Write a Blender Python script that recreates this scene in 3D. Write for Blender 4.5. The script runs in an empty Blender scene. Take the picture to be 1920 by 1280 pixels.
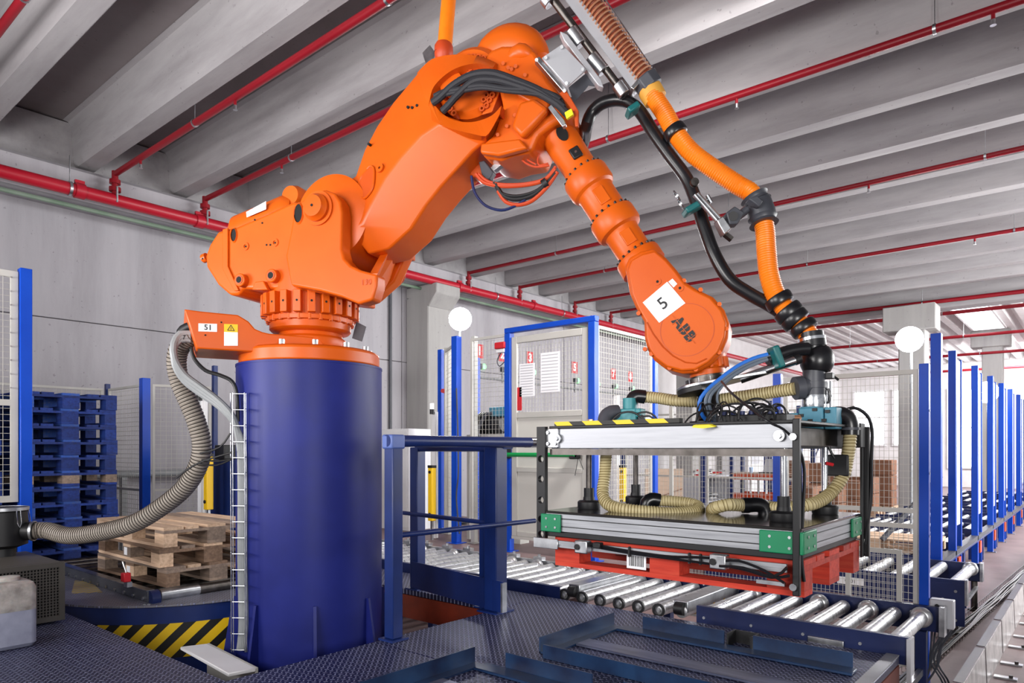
import bpy, math, random
from mathutils import Vector as V
random.seed(5)
PI = math.pi
SC = bpy.context.scene
COL = SC.collection
# ---------------------------------------------------------------- camera
FPX, CX, HY, EYE = 1310.0, 960.0, 843.0, 1.65
YAW = math.radians(40.15)
RV = V((math.cos(YAW), math.sin(YAW), 0)); FV = V((-math.sin(YAW), math.cos(YAW), 0))
cam_d = bpy.data.cameras.new('camera'); cam = bpy.data.objects.new('camera', cam_d); COL.objects.link(cam)
cam.location = (0, 0, EYE); cam.rotation_euler = (PI / 2, 0, YAW)
cam_d.sensor_width = 36; cam_d.lens = FPX / 1920 * 36; cam_d.shift_y = (HY - 640) / 1920; cam_d.clip_start = .05; cam_d.clip_end = 200
SC.camera = cam
# ---------------------------------------------------------------- world, light, exposure
SC.view_settings.view_transform = 'Standard'; SC.view_settings.look = 'None'
SC.view_settings.exposure = 0.16; SC.view_settings.gamma = 1; SC.view_settings.use_curve_mapping = False
SC.cycles.max_bounces = 6; SC.cycles.diffuse_bounces = 4; SC.cycles.glossy_bounces = 3; SC.cycles.sample_clamp_indirect = 6
W = bpy.data.worlds.new('hall_light'); SC.world = W; W.use_nodes = True
W.node_tree.nodes['Background'].inputs[0].default_value = (.93, .94, 1, 1); W.node_tree.nodes['Background'].inputs[1].default_value = .36
def area(name, loc, to, sx, sy, power, col=(1, 1, 1), spread=PI):
    l = bpy.data.lights.new(name, 'AREA'); l.shape = 'RECTANGLE'; l.size = sx; l.size_y = sy; l.energy = power; l.color = col; l.spread = spread
    o = bpy.data.objects.new(name, l); COL.objects.link(o); o.location = loc
    o.rotation_euler = (V(to) - V(loc)).to_track_quat('-Z', 'Y').to_euler(); return o
area('key_softbox', (-2.4, -2.2, 2.7), (-3.6, 4, 3.9), 2.2, 1.6, 84, (1, .97, .95), 2.0)
area('key_softbox_right', (2.2, -.9, 2.0), (-2.2, 4.2, 2.6), 1.6, 1.2, 62, (1, .98, .96), 2.0)
area('fill_softbox', (-5.4, -1.6, 2.2), (-5.0, 3, 4.4), 1.6, 1.2, 105, (1, .97, .97), 2.2)
area('hall_fill_back', (-1, 31, 5.0), (-3, 35, 1.5), 5, 2, 800)  # unseen panel added to brighten the back wall
area('hall_fill_near', (-1.6, 4.7, 4.85), (-5.2, 7.2, 1.2), 1.2, .6, 95, (1, .98, .96), 1.9)  # added ceiling panel above the view, brightens the door and rear fence
area('hall_fill_far', (1.5, 22, 5.2), (-3, 20, 0), 5, 5, 2100)  # unseen panel added to lift the far hall
area('hall_fill_right', (4.5, 11, 2.8), (-4, 11.5, 3.6), 4, 2.5, 480, spread=2.2)  # unseen panel added on the right to lift the background
area('hall_fill_rear', (3.5, 14.5, 4.4), (-6, 12, 2.0), 3, 2, 480)  # unseen panel standing in for hall luminaires
# ---------------------------------------------------------------- helpers
def C(h):
    h = h.lstrip('#'); out = []
    for i in (0, 2, 4):
        c = int(h[i:i + 2], 16) / 255; out.append(c / 12.92 if c <= .04045 else ((c + .055) / 1.055) ** 2.4)
    return (*out, 1)
def ray(px, py): return RV * ((px - CX) / FPX) + FV + V((0, 0, (HY - py) / FPX))
def PD(px, py, d): return V((0, 0, EYE)) + ray(px, py) * d
def PZ(px, py, z): return PD(px, py, (z - EYE) / ((HY - py) / FPX))
def PX(px, py, x): k = ray(px, py); return V((0, 0, EYE)) + k * (x / k.x)
def PY(px, py, y): k = ray(px, py); return V((0, 0, EYE)) + k * (y / k.y)
def PP(px, py, o, n): k = ray(px, py); return V((0, 0, EYE)) + k * ((V(o) - V((0, 0, EYE))).dot(n) / k.dot(n))
class NT:
    def __init__(s, name):
        s.m = bpy.data.materials.new(name); s.m.use_nodes = True; s.t = s.m.node_tree; s.b = s.t.nodes['Principled BSDF']
    def n(s, typ, **kw):
        x = s.t.nodes.new(typ)
        for k, v in kw.items():
            if k.startswith('_'): setattr(x, k[1:], v)
        return x
    def link(s, a, b): s.t.links.new(a, b)
    def math(s, op, a, b=None, clamp=False):
        x = s.t.nodes.new('ShaderNodeMath'); x.operation = op; x.use_clamp = clamp
        for i, v in enumerate((a, b)):
            if v is None: continue
            if isinstance(v, (int, float)): x.inputs[i].default_value = v
            else: s.link(v, x.inputs[i])
        return x.outputs[0]
    def pos(s): return s.n('ShaderNodeNewGeometry').outputs['Position']
    def noise(s, scale, detail=4, vec=None, rough=.55, stretch=None):
        x = s.n('ShaderNodeTexNoise'); x.inputs['Scale'].default_value = scale; x.inputs['Detail'].default_value = detail; x.inputs['Roughness'].default_value = rough
        v = vec or s.pos()
        if stretch:
            mp = s.n('ShaderNodeMapping'); mp.inputs['Scale'].default_value = stretch; s.link(v, mp.inputs[0]); v = mp.outputs[0]
        s.link(v, x.inputs['Vector']); return x.outputs['Fac']
    def ramp(s, fac, stops):
        x = s.n('ShaderNodeValToRGB'); e = x.color_ramp.elements
        while len(e) < len(stops): e.new(.5)
        for el, (p, c) in zip(e, stops): el.position = p; el.color = C(c) if isinstance(c, str) else c
        s.link(fac, x.inputs[0]); return x.outputs[0]
    def mix(s, fac, a, b):
        x = s.n('ShaderNodeMix', _data_type='RGBA')
        for i, v in ((0, fac), (6, a), (7, b)):
            if isinstance(v, str): v = C(v)
            if isinstance(v, (int, float, tuple)): x.inputs[i].default_value = v
            else: s.link(v, x.inputs[i])
        return x.outputs[2]
    def bump(s, h, strength=.2, dist=.01):
        x = s.n('ShaderNodeBump'); x.inputs['Strength'].default_value = strength; x.inputs['Distance'].default_value = dist
        s.link(h, x.inputs['Height']); s.link(x.outputs[0], s.b.inputs['Normal'])
    def set(s, col=None, rough=None, metal=None, **kw):
        for k, v in (('Base Color', col), ('Roughness', rough), ('Metallic', metal), *kw.items()):
            if v is None: continue
            if isinstance(v, str): v = C(v)
            if isinstance(v, (int, float, tuple)): s.b.inputs[k].default_value = v
            else: s.link(v, s.b.inputs[k])
        return s.m
def paint(name, c, c2=None, rough=.4, metal=0., scale=3, spec=.5, bump=0, coat=0):
    t = NT(name); f = t.noise(scale, 5)
    col = t.ramp(f, [(.3, c), (.7, c2 or c)]) if c2 else c
    if bump: t.bump(t.noise(60, 2), bump, .002)
    r = t.math('MULTIPLY_ADD', f, .12); r.node.inputs[2].default_value = rough - .06
    m = t.set(col, r, metal)
    t.b.inputs['Specular IOR Level'].default_value = spec
    if coat: t.b.inputs['Coat Weight'].default_value = coat; t.b.inputs['Coat Roughness'].default_value = .12
    return m
def glow(name, c, k):
    t = NT(name); t.b.inputs['Emission Color'].default_value = C(c); t.b.inputs['Emission Strength'].default_value = k
    return t.set(c, .4)
OFF = {}
class MB:
    def __init__(s): s.v = []; s.f = []
    def add(s, vs, fs):
        b = len(s.v); s.v += [V(p) for p in vs]; s.f += [tuple(i + b for i in f) for f in fs]; return s
    def box(s, lo, hi):
        (x0, y0, z0), (x1, y1, z1) = lo, hi
        return s.add([(x0, y0, z0), (x1, y0, z0), (x1, y1, z0), (x0, y1, z0), (x0, y0, z1), (x1, y0, z1), (x1, y1, z1), (x0, y1, z1)],
                     [(3, 2, 1, 0), (4, 5, 6, 7), (0, 1, 5, 4), (1, 2, 6, 5), (2, 3, 7, 6), (3, 0, 4, 7)])
    def obox(s, c, ax, ay, az):      # centre and three half-extent vectors
        c, ax, ay, az = V(c), V(ax), V(ay), V(az)
        if ax.cross(ay).dot(az) < 0: az = -az
        p = [c + ax * i + ay * j + az * k for k in (-1, 1) for i, j in ((-1, -1), (1, -1), (1, 1), (-1, 1))]
        return s.add(p, [(3, 2, 1, 0), (4, 5, 6, 7), (0, 1, 5, 4), (1, 2, 6, 5), (2, 3, 7, 6), (3, 0, 4, 7)])
    def bar(s, a, b, w, h=None, up=(0, 0, 1)):
        a, b = V(a), V(b); d = b - a; h = h or w; n = d.normalized(); u = V(up)
        if abs(n.dot(u)) > .95: u = V((0, 1, 0))
        sd = n.cross(u).normalized(); u = sd.cross(n)
        return s.obox((a + b) / 2, d / 2, sd * w / 2, u * h / 2)
    def prism(s, poly, ext):         # planar polygon (3D points) pushed along ext
        poly = [V(p) for p in poly]; e = V(ext); n = len(poly)
        nn = V((0, 0, 0))
        for i in range(n): nn += poly[i].cross(poly[(i + 1) % n])
        if nn.dot(e) < 0: poly = poly[::-1]
        return s.add(poly + [p + e for p in poly], [tuple(range(n - 1, -1, -1)), tuple(range(n, 2 * n))] + [(i, (i + 1) % n, n + (i + 1) % n, n + i) for i in range(n)])
    def frames(s, pts):
        T = [(pts[min(i + 1, len(pts) - 1)] - pts[max(i - 1, 0)]).normalized() for i in range(len(pts))]
        u = T[0].orthogonal().normalized(); out = []
        for t in T:
            u = (u - t * u.dot(t)).normalized(); out.append((u, t.cross(u)))
        return out
    def tube(s, pts, r, n=10, cap=True):
        pts = [V(p) for p in pts]; fr = s.frames(pts); m = len(pts); vs = []; fs = []
        for i, (p, (u, w)) in enumerate(zip(pts, fr)):
            q = r(i / (m - 1)) if callable(r) else (r[i] if isinstance(r, (list, tuple)) else r)
            vs += [p + (u * math.cos(a) + w * math.sin(a)) * q for a in (2 * PI * k / n for k in range(n))]
        for i in range(m - 1):
            for k in range(n):
                fs.append((i * n + k, i * n + (k + 1) % n, (i + 1) * n + (k + 1) % n, (i + 1) * n + k))
        if cap: fs += [tuple(range(n - 1, -1, -1)), tuple(range((m - 1) * n, m * n))]
        return s.add(vs, fs)
    def cyl(s, a, b, r, n=20, r2=None): return s.tube([a, b], [r, r if r2 is None else r2], n)
    def lathe(s, prof, o, ax=(0, 0, 1), n=32):   # prof: (radius, height along ax)
        o, ax = V(o), V(ax).normalized(); u = ax.orthogonal().normalized(); w = ax.cross(u); m = len(prof); vs = []; fs = []
        for r, h in prof: vs += [o + ax * h + (u * math.cos(a) + w * math.sin(a)) * max(r, 1e-4) for a in (2 * PI * k / n for k in range(n))]
        for i in range(m - 1):
            for k in range(n): fs.append((i * n + k, i * n + (k + 1) % n, (i + 1) * n + (k + 1) % n, (i + 1) * n + k))
        fs += [tuple(range(n - 1, -1, -1)), tuple(range((m - 1) * n, m * n))]
        return s.add(vs, fs)
    def ring(s, c, ax, r0, r1, h, n=24):
        c, ax = V(c), V(ax).normalized()
        u = ax.orthogonal().normalized(); w = ax.cross(u); vs = []
        for r, z in ((r0, 0), (r1, 0), (r1, h), (r0, h)):
            vs += [c + ax * z + (u * math.cos(a) + w * math.sin(a)) * r for a in (2 * PI * k / n for k in range(n))]
        fs = [(i * n + k, i * n + (k + 1) % n, ((i + 1) % 4) * n + (k + 1) % n, ((i + 1) % 4) * n + k) for i in range(4) for k in range(n)]
        return s.add(vs, fs)
    def loft(s, secs, cap=True):
        n = len(secs[0]); vs = [V(p) for q in secs for p in q]; fs = []
        for i in range(len(secs) - 1):
            for k in range(n): fs.append((i * n + k, i * n + (k + 1) % n, (i + 1) * n + (k + 1) % n, (i + 1) * n + k))
        if cap: fs += [tuple(range(n - 1, -1, -1)), tuple(range((len(secs) - 1) * n, len(secs) * n))]
        return s.add(vs, fs)
    def build(s, name, m, parent=None, smooth=35, bevel=0, seg=2, kind=None, label=None, fix=False):
        off = OFF.get(parent.name, V((0, 0, 0))) if parent else V((0, 0, 0))
        me = bpy.data.meshes.new(name); me.from_pydata([tuple(p - off) for p in s.v], [], s.f); me.materials.append(m)
        if fix:
            import bmesh
            bm = bmesh.new(); bm.from_mesh(me); bmesh.ops.recalc_face_normals(bm, faces=bm.faces); bm.to_mesh(me); bm.free()
        if smooth:
            me.polygons.foreach_set('use_smooth', [True] * len(me.polygons)); me.set_sharp_from_angle(angle=math.radians(smooth))
        o = bpy.data.objects.new(name, me); COL.objects.link(o)
        if parent: o.parent = parent
        OFF[o.name] = off
        if bevel:
            b = o.modifiers.new('bevel', 'BEVEL'); b.width = bevel; b.segments = seg; b.limit_method = 'ANGLE'; b.angle_limit = math.radians(30); b.harden_normals = False
        if kind: o['kind'] = kind
        if label: o['label'] = label
        return o
def tag(o, label, cat=None, group=None, kind=None):
    for k, v in (('label', label), ('category', cat), ('group', group), ('kind', kind)):
        if v: o[k] = v
    return o
def thing(name, loc, label, cat, group=None):
    o = bpy.data.objects.new(name, None); COL.objects.link(o); o.location = loc; o.empty_display_size = .1; OFF[o.name] = V(loc)
    return tag(o, label, cat, group)
def dup(root, loc, rz=None, label=None):
    r = root.copy(); COL.objects.link(r); r.location = loc
    if rz is not None: r.rotation_euler = (0, 0, rz)
    if label: r['label'] = label
    for ch in list(root.children):
        c = ch.copy(); COL.objects.link(c); c.parent = r
        for g in list(ch.children):
            d = g.copy(); COL.objects.link(d); d.parent = c
    return r
def struct(mb, name, m, label=None, **kw):
    o = mb.build(name, m, **kw); o['kind'] = 'structure'
    if label: o['label'] = label
    return o
def spline(pts, step=.02, closed=False):
    pts = [V(p) for p in pts]; out = []; n = len(pts)
    for i in range(n - 1):
        p0, p1, p2, p3 = pts[max(i - 1, 0)], pts[i], pts[i + 1], pts[min(i + 2, n - 1)]
        k = max(2, int((p2 - p1).length / step))
        for j in range(k):
            t = j / k; out.append(.5 * ((2 * p1) + (p2 - p0) * t + (2 * p0 - 5 * p1 + 4 * p2 - p3) * t * t + (3 * p1 - p0 - 3 * p2 + p3) * t ** 3))
    out.append(pts[-1]); return out
def resample(pts, step):
    L = [0]
    for a, b in zip(pts, pts[1:]): L.append(L[-1] + (b - a).length)
    n = max(2, int(L[-1] / step)); out = []; j = 0
    for i in range(n + 1):
        t = L[-1] * i / n
        while j < len(L) - 2 and L[j + 1] < t: j += 1
        out.append(pts[j].lerp(pts[j + 1], (t - L[j]) / max(1e-9, L[j + 1] - L[j])))
    return out
def hose(pts, r, pitch=.012, depth=.0035, n=14, sub=2):
    p = resample(spline(pts, .02), pitch / sub)
    return MB().tube(p, [r - (depth if (i // 1) % sub == 0 else 0) for i in range(len(p))], n)
def coil(pts, r, pitch, wr, n=14, m=4):
    p = resample(spline(pts, .02), pitch / n); fr = MB().frames(p)
    return MB().tube([c + (u * math.cos(2 * PI * i / n) + w * math.sin(2 * PI * i / n)) * r for i, (c, (u, w)) in enumerate(zip(p, fr))], wr, m)
def cable(pts, r=.006, n=6, step=.03): return MB().tube(spline(pts, step), r, n)
def text(s, size, o, ex, ey, m, parent, name='lettering', lift=.0015, bold=0, align='CENTER', sx=1., sp=1.):
    cu = bpy.data.curves.new('t', 'FONT'); cu.body = s; cu.size = size; cu.align_x = align; cu.align_y = 'CENTER'; cu.offset = bold; cu.resolution_u = 3; cu.space_character = sp
    t = bpy.data.objects.new('t', cu); COL.objects.link(t); dg = bpy.context.evaluated_depsgraph_get(); dg.update()
    me = bpy.data.meshes.new_from_object(t.evaluated_get(dg)); bpy.data.objects.remove(t); bpy.data.curves.remove(cu)
    ex, ey = V(ex).normalized(), V(ey).normalized(); n = ex.cross(ey)
    q = MB(); q.add([V(o) + ex * v.co.x * sx + ey * v.co.y + n * lift for v in me.vertices], [tuple(p.vertices) for p in me.polygons]); bpy.data.meshes.remove(me)
    return q.build(name, m, parent, smooth=0)
# ---------------------------------------------------------------- materials
def concrete(name, a, b, c, streak=(1, 1, .25), s=1.6, rough=.85):
    t = NT(name); f = t.noise(s, 8, stretch=streak, rough=.65); g = t.noise(22, 4)
    col = t.ramp(f, [(.25, a), (.5, b), (.78, c)])
    pit = t.math('GREATER_THAN', g, .69); col = t.mix(t.math('MULTIPLY', pit, .35), col, '#4a4645')
    t.bump(g, .25, .004); return t.set(col, rough)
M = {}
M['concrete'] = concrete('wall_concrete', '#918e92', '#a8a5aa', '#b7b4b8', (1.2, 1.2, .16))
M['beam'] = concrete('beam_concrete', '#8a8688', '#a29fa1', '#b6b3b4', (.25, 1.5, 1.5), 2)
M['slab'] = concrete('slab_concrete', '#77706f', '#877f80', '#948e8e', (.6, .6, 1), 1.2)
M['column'] = concrete('column_concrete', '#8f8d8c', '#a3a19f', '#b0aeac', (1.5, 1.5, .15))
t = NT('floor_concrete'); f = t.noise(1.3, 8, rough=.65); t.bump(t.noise(30, 3), .1, .003)
M['floor'] = t.set(t.ramp(f, [(.25, '#5e4a4b'), (.5, '#766060'), (.75, '#88706d')]), .55)
M['orange'] = paint('orange_enamel', '#cd540a', '#d8600f', .38, scale=2, spec=.34, bump=.06)
M['orange_d'] = paint('orange_enamel_dark', '#b84407', '#c44f0c', .42, scale=4)
M['navy'] = paint('pedestal_blue', '#151d62', '#1c2678', .45, scale=2.5, spec=.28)
M['navy2'] = paint('frame_navy', '#0d2156', '#132c6c', .36, scale=4)
M['blue'] = paint('fence_blue', '#0540b0', '#0a4abf', .38, scale=3, spec=.3)
M['rail'] = paint('conveyor_blue', '#101c48', '#162659', .4, scale=5)
M['grey'] = paint('fence_grey', '#b5b3ad', '#c2c0ba', .5)
M['door'] = paint('door_panel_grey', '#c6c4bc', '#d2d0c9', .5, scale=1.5)
M['wire'] = paint('fence_wire', '#bdbab2', None, .5)
M['white'] = paint('white_sheet', '#e4e4e6', '#ededee', .5)
M['paper'] = paint('white_paper', '#f1f1f4', None, .8)
M['black'] = paint('black_plastic', '#0f0f12', '#17171a', .5)
M['rubber'] = paint('black_rubber', '#131316', '#1c1c20', .3)
M['dark'] = paint('dark_void', '#0a0a0c', None, .8)  # near-black discs put the shade inside holes into the colour
M['sleeve'] = paint('braided_sleeve', '#1b1b20', '#2c2c33', .7, scale=200)
M['pvc'] = paint('grey_pipe', '#3b3d44', '#4a4c54', .45)
M['green'] = paint('green_plastic', '#087a50', '#0d885c', .5)
M['green_tube'] = paint('green_tube', '#0c9048', None, .4)
M['teal'] = paint('teal_clamp', '#0e5a5c', '#156a6a', .4)
M['valve'] = paint('valve_blue', '#3f7f98', '#5593a8', .5, scale=12)
M['pump'] = paint('pump_teal', '#2f7f86', '#3f939a', .45, scale=10)
M['cream'] = paint('cream_hose', '#b3a477', '#cbbd92', .5, scale=8)
M['cream_wire_shade'] = paint('cream_hose_spiral', '#7d6c40', None, .5); M['grey_wire_shade'] = paint('grey_hose_spiral', '#4a443e', None, .5)  # spiral wires, darkened to carry the shade between hose ribs
M['airgrey'] = paint('grey_air_line', '#56616f', '#66717f', .4)
M['dirty'] = paint('dirty_orange_beam', '#4a1a0c', '#8a2f14', .6, scale=3)
M['greyhose'] = paint('grey_hose', '#8a8177', '#9e958b', .5, scale=8)
M['conduit'] = paint('grey_conduit', '#85888a', '#95989a', .45, scale=6)
M['ohose'] = paint('orange_hose', '#f27606', '#f98610', .4, scale=6)
M['sand'] = paint('hose_cuff', '#d79a3a', '#e0a648', .6)
M['copper'] = paint('copper_spring', '#c98a66', '#e0ab88', .3, metal=.5)
M['redmain'] = paint('red_main_pipe', '#a81226', '#b51a2e', .38, scale=1.2)
M['redpipe'] = paint('red_pipe', '#800c1a', '#901422', .4, scale=1.2, spec=.35)
M['red'] = paint('red_plastic', '#c8202a', None, .4)
M['yellow'] = paint('yellow_paint', '#f0c011', '#f5c818', .45)
M['ybright'] = paint('yellow_tag', '#f2e21c', None, .5)
M['oranger'] = paint('rack_orange', '#b83c12', '#c84818', .5)
M['beige'] = paint('canvas_grey', '#8f8a86', '#9d9894', .7)
M['greyp'] = paint('machine_grey', '#45413d', '#524e49', .5)
M['steelgrey'] = paint('plate_grey', '#b9bac0', '#c6c7cc', .45, metal=.3)
M['card'] = paint('brown_cardboard', '#b39a86', '#c0a894', .8, scale=3)
M['brown'] = paint('brown_boxes', '#7a5440', '#93684e', .85, scale=5)
def steel(name, c, c2, rough, scale=30, stretch=None, metal=1.):
    t = NT(name); f = t.noise(scale, 4, stretch=stretch)
    r = t.math('MULTIPLY_ADD', f, .25); r.node.inputs[2].default_value = rough - .12
    return t.set(t.ramp(f, [(.3, c), (.7, c2)]), r, metal)
M['zinc'] = steel('zinc_steel', '#a9abaf', '#d0d2d5', .34, 14)
M['roller'] = steel('roller_steel', '#b9bbbd', '#dedee0', .3, 8, (1, 4, 1), .72)
M['alu'] = steel('aluminium', '#94969b', '#b4b6bb', .46, 12, (.3, .3, 6), .8)
M['darksteel'] = steel('dark_steel', '#4b4744', '#6a6562', .38, 20)
M['chrome'] = steel('chrome', '#cfd0d3', '#e6e7ea', .16, 10)
M['foil'] = steel('foil_tape', '#bfc3c8', '#e9edf0', .25, 60)
def wood(name, a, b, c, stretch=(1.5, 14, 14), rough=.75):
    t = NT(name); tc = t.n('ShaderNodeTexCoord').outputs['Object']; f = t.noise(3, 6, vec=tc, stretch=stretch)
    oi = t.n('ShaderNodeObjectInfo').outputs['Random']
    col = t.ramp(f, [(.25, a), (.5, b), (.75, c)])
    hs = t.n('ShaderNodeHueSaturation'); t.link(col, hs.inputs['Color']); v = t.math('MULTIPLY_ADD', oi, .5); v.node.inputs[2].default_value = .72; t.link(v, hs.inputs['Value'])
    return t.set(hs.outputs[0], rough)
M['wood'] = wood('raw_pallet_wood', '#ad8d73', '#d6b597', '#ecd0b3')
M['bluewood'] = wood('blue_pallet_wood', '#06184c', '#0b2a74', '#17377a')
M['redwood'] = wood('red_pallet_wood', '#9c2819', '#bf3522', '#cc4a32')
# raised diamond tread steel
def tread(name, base, dark):
    t = NT(name); p = t.n('ShaderNodeSeparateXYZ'); t.link(t.pos(), p.inputs[0]); x, y = p.outputs[0], p.outputs[1]
    s = 1 / .026
    a = t.math('MULTIPLY', t.math('ADD', x, y), s * .7071); b = t.math('MULTIPLY', t.math('SUBTRACT', x, y), s * .7071)
    fa = t.math('FLOOR', a); fb = t.math('FLOOR', b)
    la = t.math('SUBTRACT', t.math('SUBTRACT', a, fa), .5); lb = t.math('SUBTRACT', t.math('SUBTRACT', b, fb), .5)
    par = t.math('ABSOLUTE', t.math('MODULO', t.math('ADD', fa, fb), 2.))
    def ell(u, w): return t.math('ADD', t.math('POWER', t.math('MULTIPLY', u, 2.1), 2.), t.math('POWER', t.math('MULTIPLY', w, 7.), 2.))
    e1, e2 = ell(la, lb), ell(lb, la)
    e = t.math('ADD', t.math('MULTIPLY', e1, t.math('SUBTRACT', 1., par)), t.math('MULTIPLY', e2, par))
    h = t.math('SUBTRACT', 1., e, True); bar = t.math('GREATER_THAN', h, .05)
    n = t.noise(2.2, 6, rough=.7)
    col = t.mix(bar, t.ramp(n, [(.3, dark), (.7, base)]), '#a0a5c6')  # pale dashes put the specular glint of the tread into the colour
    t.bump(t.math('POWER', h, .5), 1., .006)
    r = t.math('MULTIPLY_ADD', bar, -.1); r.node.inputs[2].default_value = .42
    t.b.inputs['Specular IOR Level'].default_value = .7
    return t.set(col, r, .45)
M['tread'] = tread('tread_plate', '#2c2f54', '#1d2040')
t = NT('galvanised_sheet'); f = t.noise(9, 3)
M['galv'] = t.set(t.ramp(f, [(.35, '#9b9796'), (.65, '#c8c3c2')]), .38, .55)
def stripes(name, ca, cb, period, axis, k=.5, slant=1., rough=.5):
    t = NT(name); p = t.n('ShaderNodeSeparateXYZ'); t.link(t.pos(), p.inputs[0])
    u = t.math('ADD', t.math('MULTIPLY', p.outputs[0], axis[0]), t.math('MULTIPLY', p.outputs[1], axis[1]))
    u = t.math('ADD', u, t.math('MULTIPLY', p.outputs[2], slant))
    f = t.math('GREATER_THAN', t.math('FRACT', t.math('DIVIDE', u, period)), k)
    return t.set(t.mix(f, ca, cb), rough)
# ---------------------------------------------------------------- setting
struct(MB().box((-10.2, -5, -.2), (9, 38, 0)), 'floor', M['floor'], 'pinkish grey bare concrete hall floor')
WX = -9.7
wall = struct(MB().box((WX - .35, -5, 0), (WX - .16, 38, 6.2)), 'wall_left', M['concrete'])
M['wallwhite'] = paint('white_wall_paint', '#d9d6d6', '#e6e3e3', .7)
for i, (y0, y1) in enumerate(((-5, 2.0), (2.0, 8.4), (8.4, 13.4), (13.4, 17.5), (17.5, 22.6), (22.6, 27.7), (27.7, 38))):
    for z0, z1 in ((0, 3.24), (3.24, 6.2)):
        MB().box((WX - .16, y0 + .008, z0 + (.008 if z0 else 0)), (WX, y1 - .008, z1)).build('panel', M['concrete'] if y1 < 17.6 else M['wallwhite'], wall, bevel=.006, seg=1)
struct(MB().box((-10.05, 36.5, 0), (9, 36.8, 6.2)), 'wall_back', M['wallwhite'])
# edge beam on the left wall with the upstand between the roof ribs
struct(MB().prism([(-9.2, -5, 4.66), (-9.2, -5, 4.93), (-9.24, -5, 4.97), (WX, -5, 4.97), (WX, -5, 4.6), (-9.24, -5, 4.6)], (0, 22.5, 0)), 'trim_1', M['concrete'], 'long concrete edge beam along the left wall under the roof ribs')
struct(MB().box((WX, -5, 4.972), (-9.4, 17.5, 5.54)), 'trim_2', M['beam'], 'concrete upstand closing the gaps between roof ribs')
# ceiling : concrete ribbed slab
ceil = struct(MB().box((-9.69, -2, 5.56), (6, 17.7, 5.8)), 'ceiling', M['slab'])
pr = [(-.24, 5.555), (-.185, 5.545), (-.15, 5.50), (-.125, 5.07), (-.095, 5.03), (.095, 5.03), (.125, 5.07), (.15, 5.50), (.185, 5.545), (.24, 5.555)]
for k in range(-1, 14):
    y = 2.0 + 1.13 * k
    MB().prism([(-9.395, y + a, z) for a, z in pr], (15.3, 0, 0)).build('rib', M['beam'], ceil, smooth=40)
struct(MB().box((-9.69, 17.72, 4.75), (6, 18.15, 5.6)), 'trim_3', M['beam'], 'deep concrete cross girder at the end of the ribbed ceiling')
# lighter trough roof beyond the girder, with a bright rooflight
q = MB(); n = 34
prof = []
for i in range(n):
    x = -9.7 + i * .46
    prof += [(x, 5.75), (x + .06, 5.5), (x + .26, 5.5), (x + .32, 5.75)]
low = [V((x, 18.16, z)) for x, z in prof]; q.add(low + [p + V((0, 18.3, 0)) for p in low], [(i, i + 1, len(low) + i + 1, len(low) + i) for i in range(len(low) - 1)])
struct(q, 'ceiling', M['wallwhite'], 'pale trough sheeting roof beyond the cross girder', smooth=0)
M['daylight'] = glow('daylight_pane', '#f4f8ff', 3.2)
for i, (x, y, l) in enumerate(((-3.1, 22, 4.5), (.6, 24, 4))):
    f = struct(MB().box((x - .05, y - .05, 5.44), (x + .85, y, 5.49)).box((x - .05, y + l, 5.44), (x + .85, y + l + .05, 5.49)).box((x - .05, y, 5.44), (x, y + l, 5.49)).box((x + .8, y, 5.44), (x + .85, y + l, 5.49)), 'window_%d' % (i + 1), M['white'], 'bright rooflight in the far trough roof' if i == 0 else 'second bright rooflight further right in the far roof')
    MB().box((x, y, 5.46), (x + .8, y + l, 5.48)).build('pane', M['daylight'], f)
# far end openings
for i, (x, w, z0, z1) in enumerate(((-9.1, 1.3, 1.9, 4.4), (-7.4, 1.3, 1.9, 4.4), (-5.2, 1.9, .9, 4.3), (-2.6, 2.2, .3, 4.4), (.2, 2.2, .3, 4.4))):
    f = MB()
    for a, b in (((x - .08, 36.4, z0 - .08), (x, 36.5, z1 + .08)), ((x + w, 36.4, z0 - .08), (x + w + .08, 36.5, z1 + .08)), ((x, 36.4, z1), (x + w, 36.5, z1 + .08)), ((x, 36.4, z0 - .08), (x + w, 36.5, z0)), ((x, 36.42, (z0 + z1) / 2), (x + w, 36.5, (z0 + z1) / 2 + .06))): f.box(a, b)
    f = struct(f, 'window_%d' % (i + 3), M['white'])
    MB().box((x, 36.46, z0), (x + w, 36.48, z1)).build('pane', M['daylight'], f)
# columns
def column(x0, x1, y0, y1, zt, name, label, head=.35):
    q = MB().box((x0, y0, 0), (x1, y1, zt)); c = struct(q, name, M['column'], label, bevel=.02, seg=1)
    if head == 0: MB().box((x0 - .3, y0 - .05, zt - .35), (x1 + .2, y1 + .05, zt + .19)).build('column_head', M['column'], c, bevel=.015, seg=1); return
    MB().prism([(x0, y0 + .001, zt), (x1 + .002, y0 + .001, zt - head), (x1 + head, y0 + .001, zt), (x1 + head, y0 + .001, zt + .18), (x0, y0 + .001, zt + .18)], (0, y1 - y0 - .002, 0)).build('column_head', M['column'], c, bevel=.015, seg=1)
column(WX + .002, -9.12, 8.5, 9.1, 4.41, 'trim_4', 'concrete wall column with corbel behind the bright lamp', .22)
column(-3.35, -2.85, 16.9, 17.4, 4.55, 'trim_5', 'square concrete column behind the lamp above the mesh fence', 0)
column(-2.95, -2.4, 27, 27.5, 5.3, 'trim_6', 'far concrete column right of the second lamp', 0)
column(-9.1, -8.6, 17.9, 18.4, 4.75, 'trim_7', 'grey concrete column at the far left wall')
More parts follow.
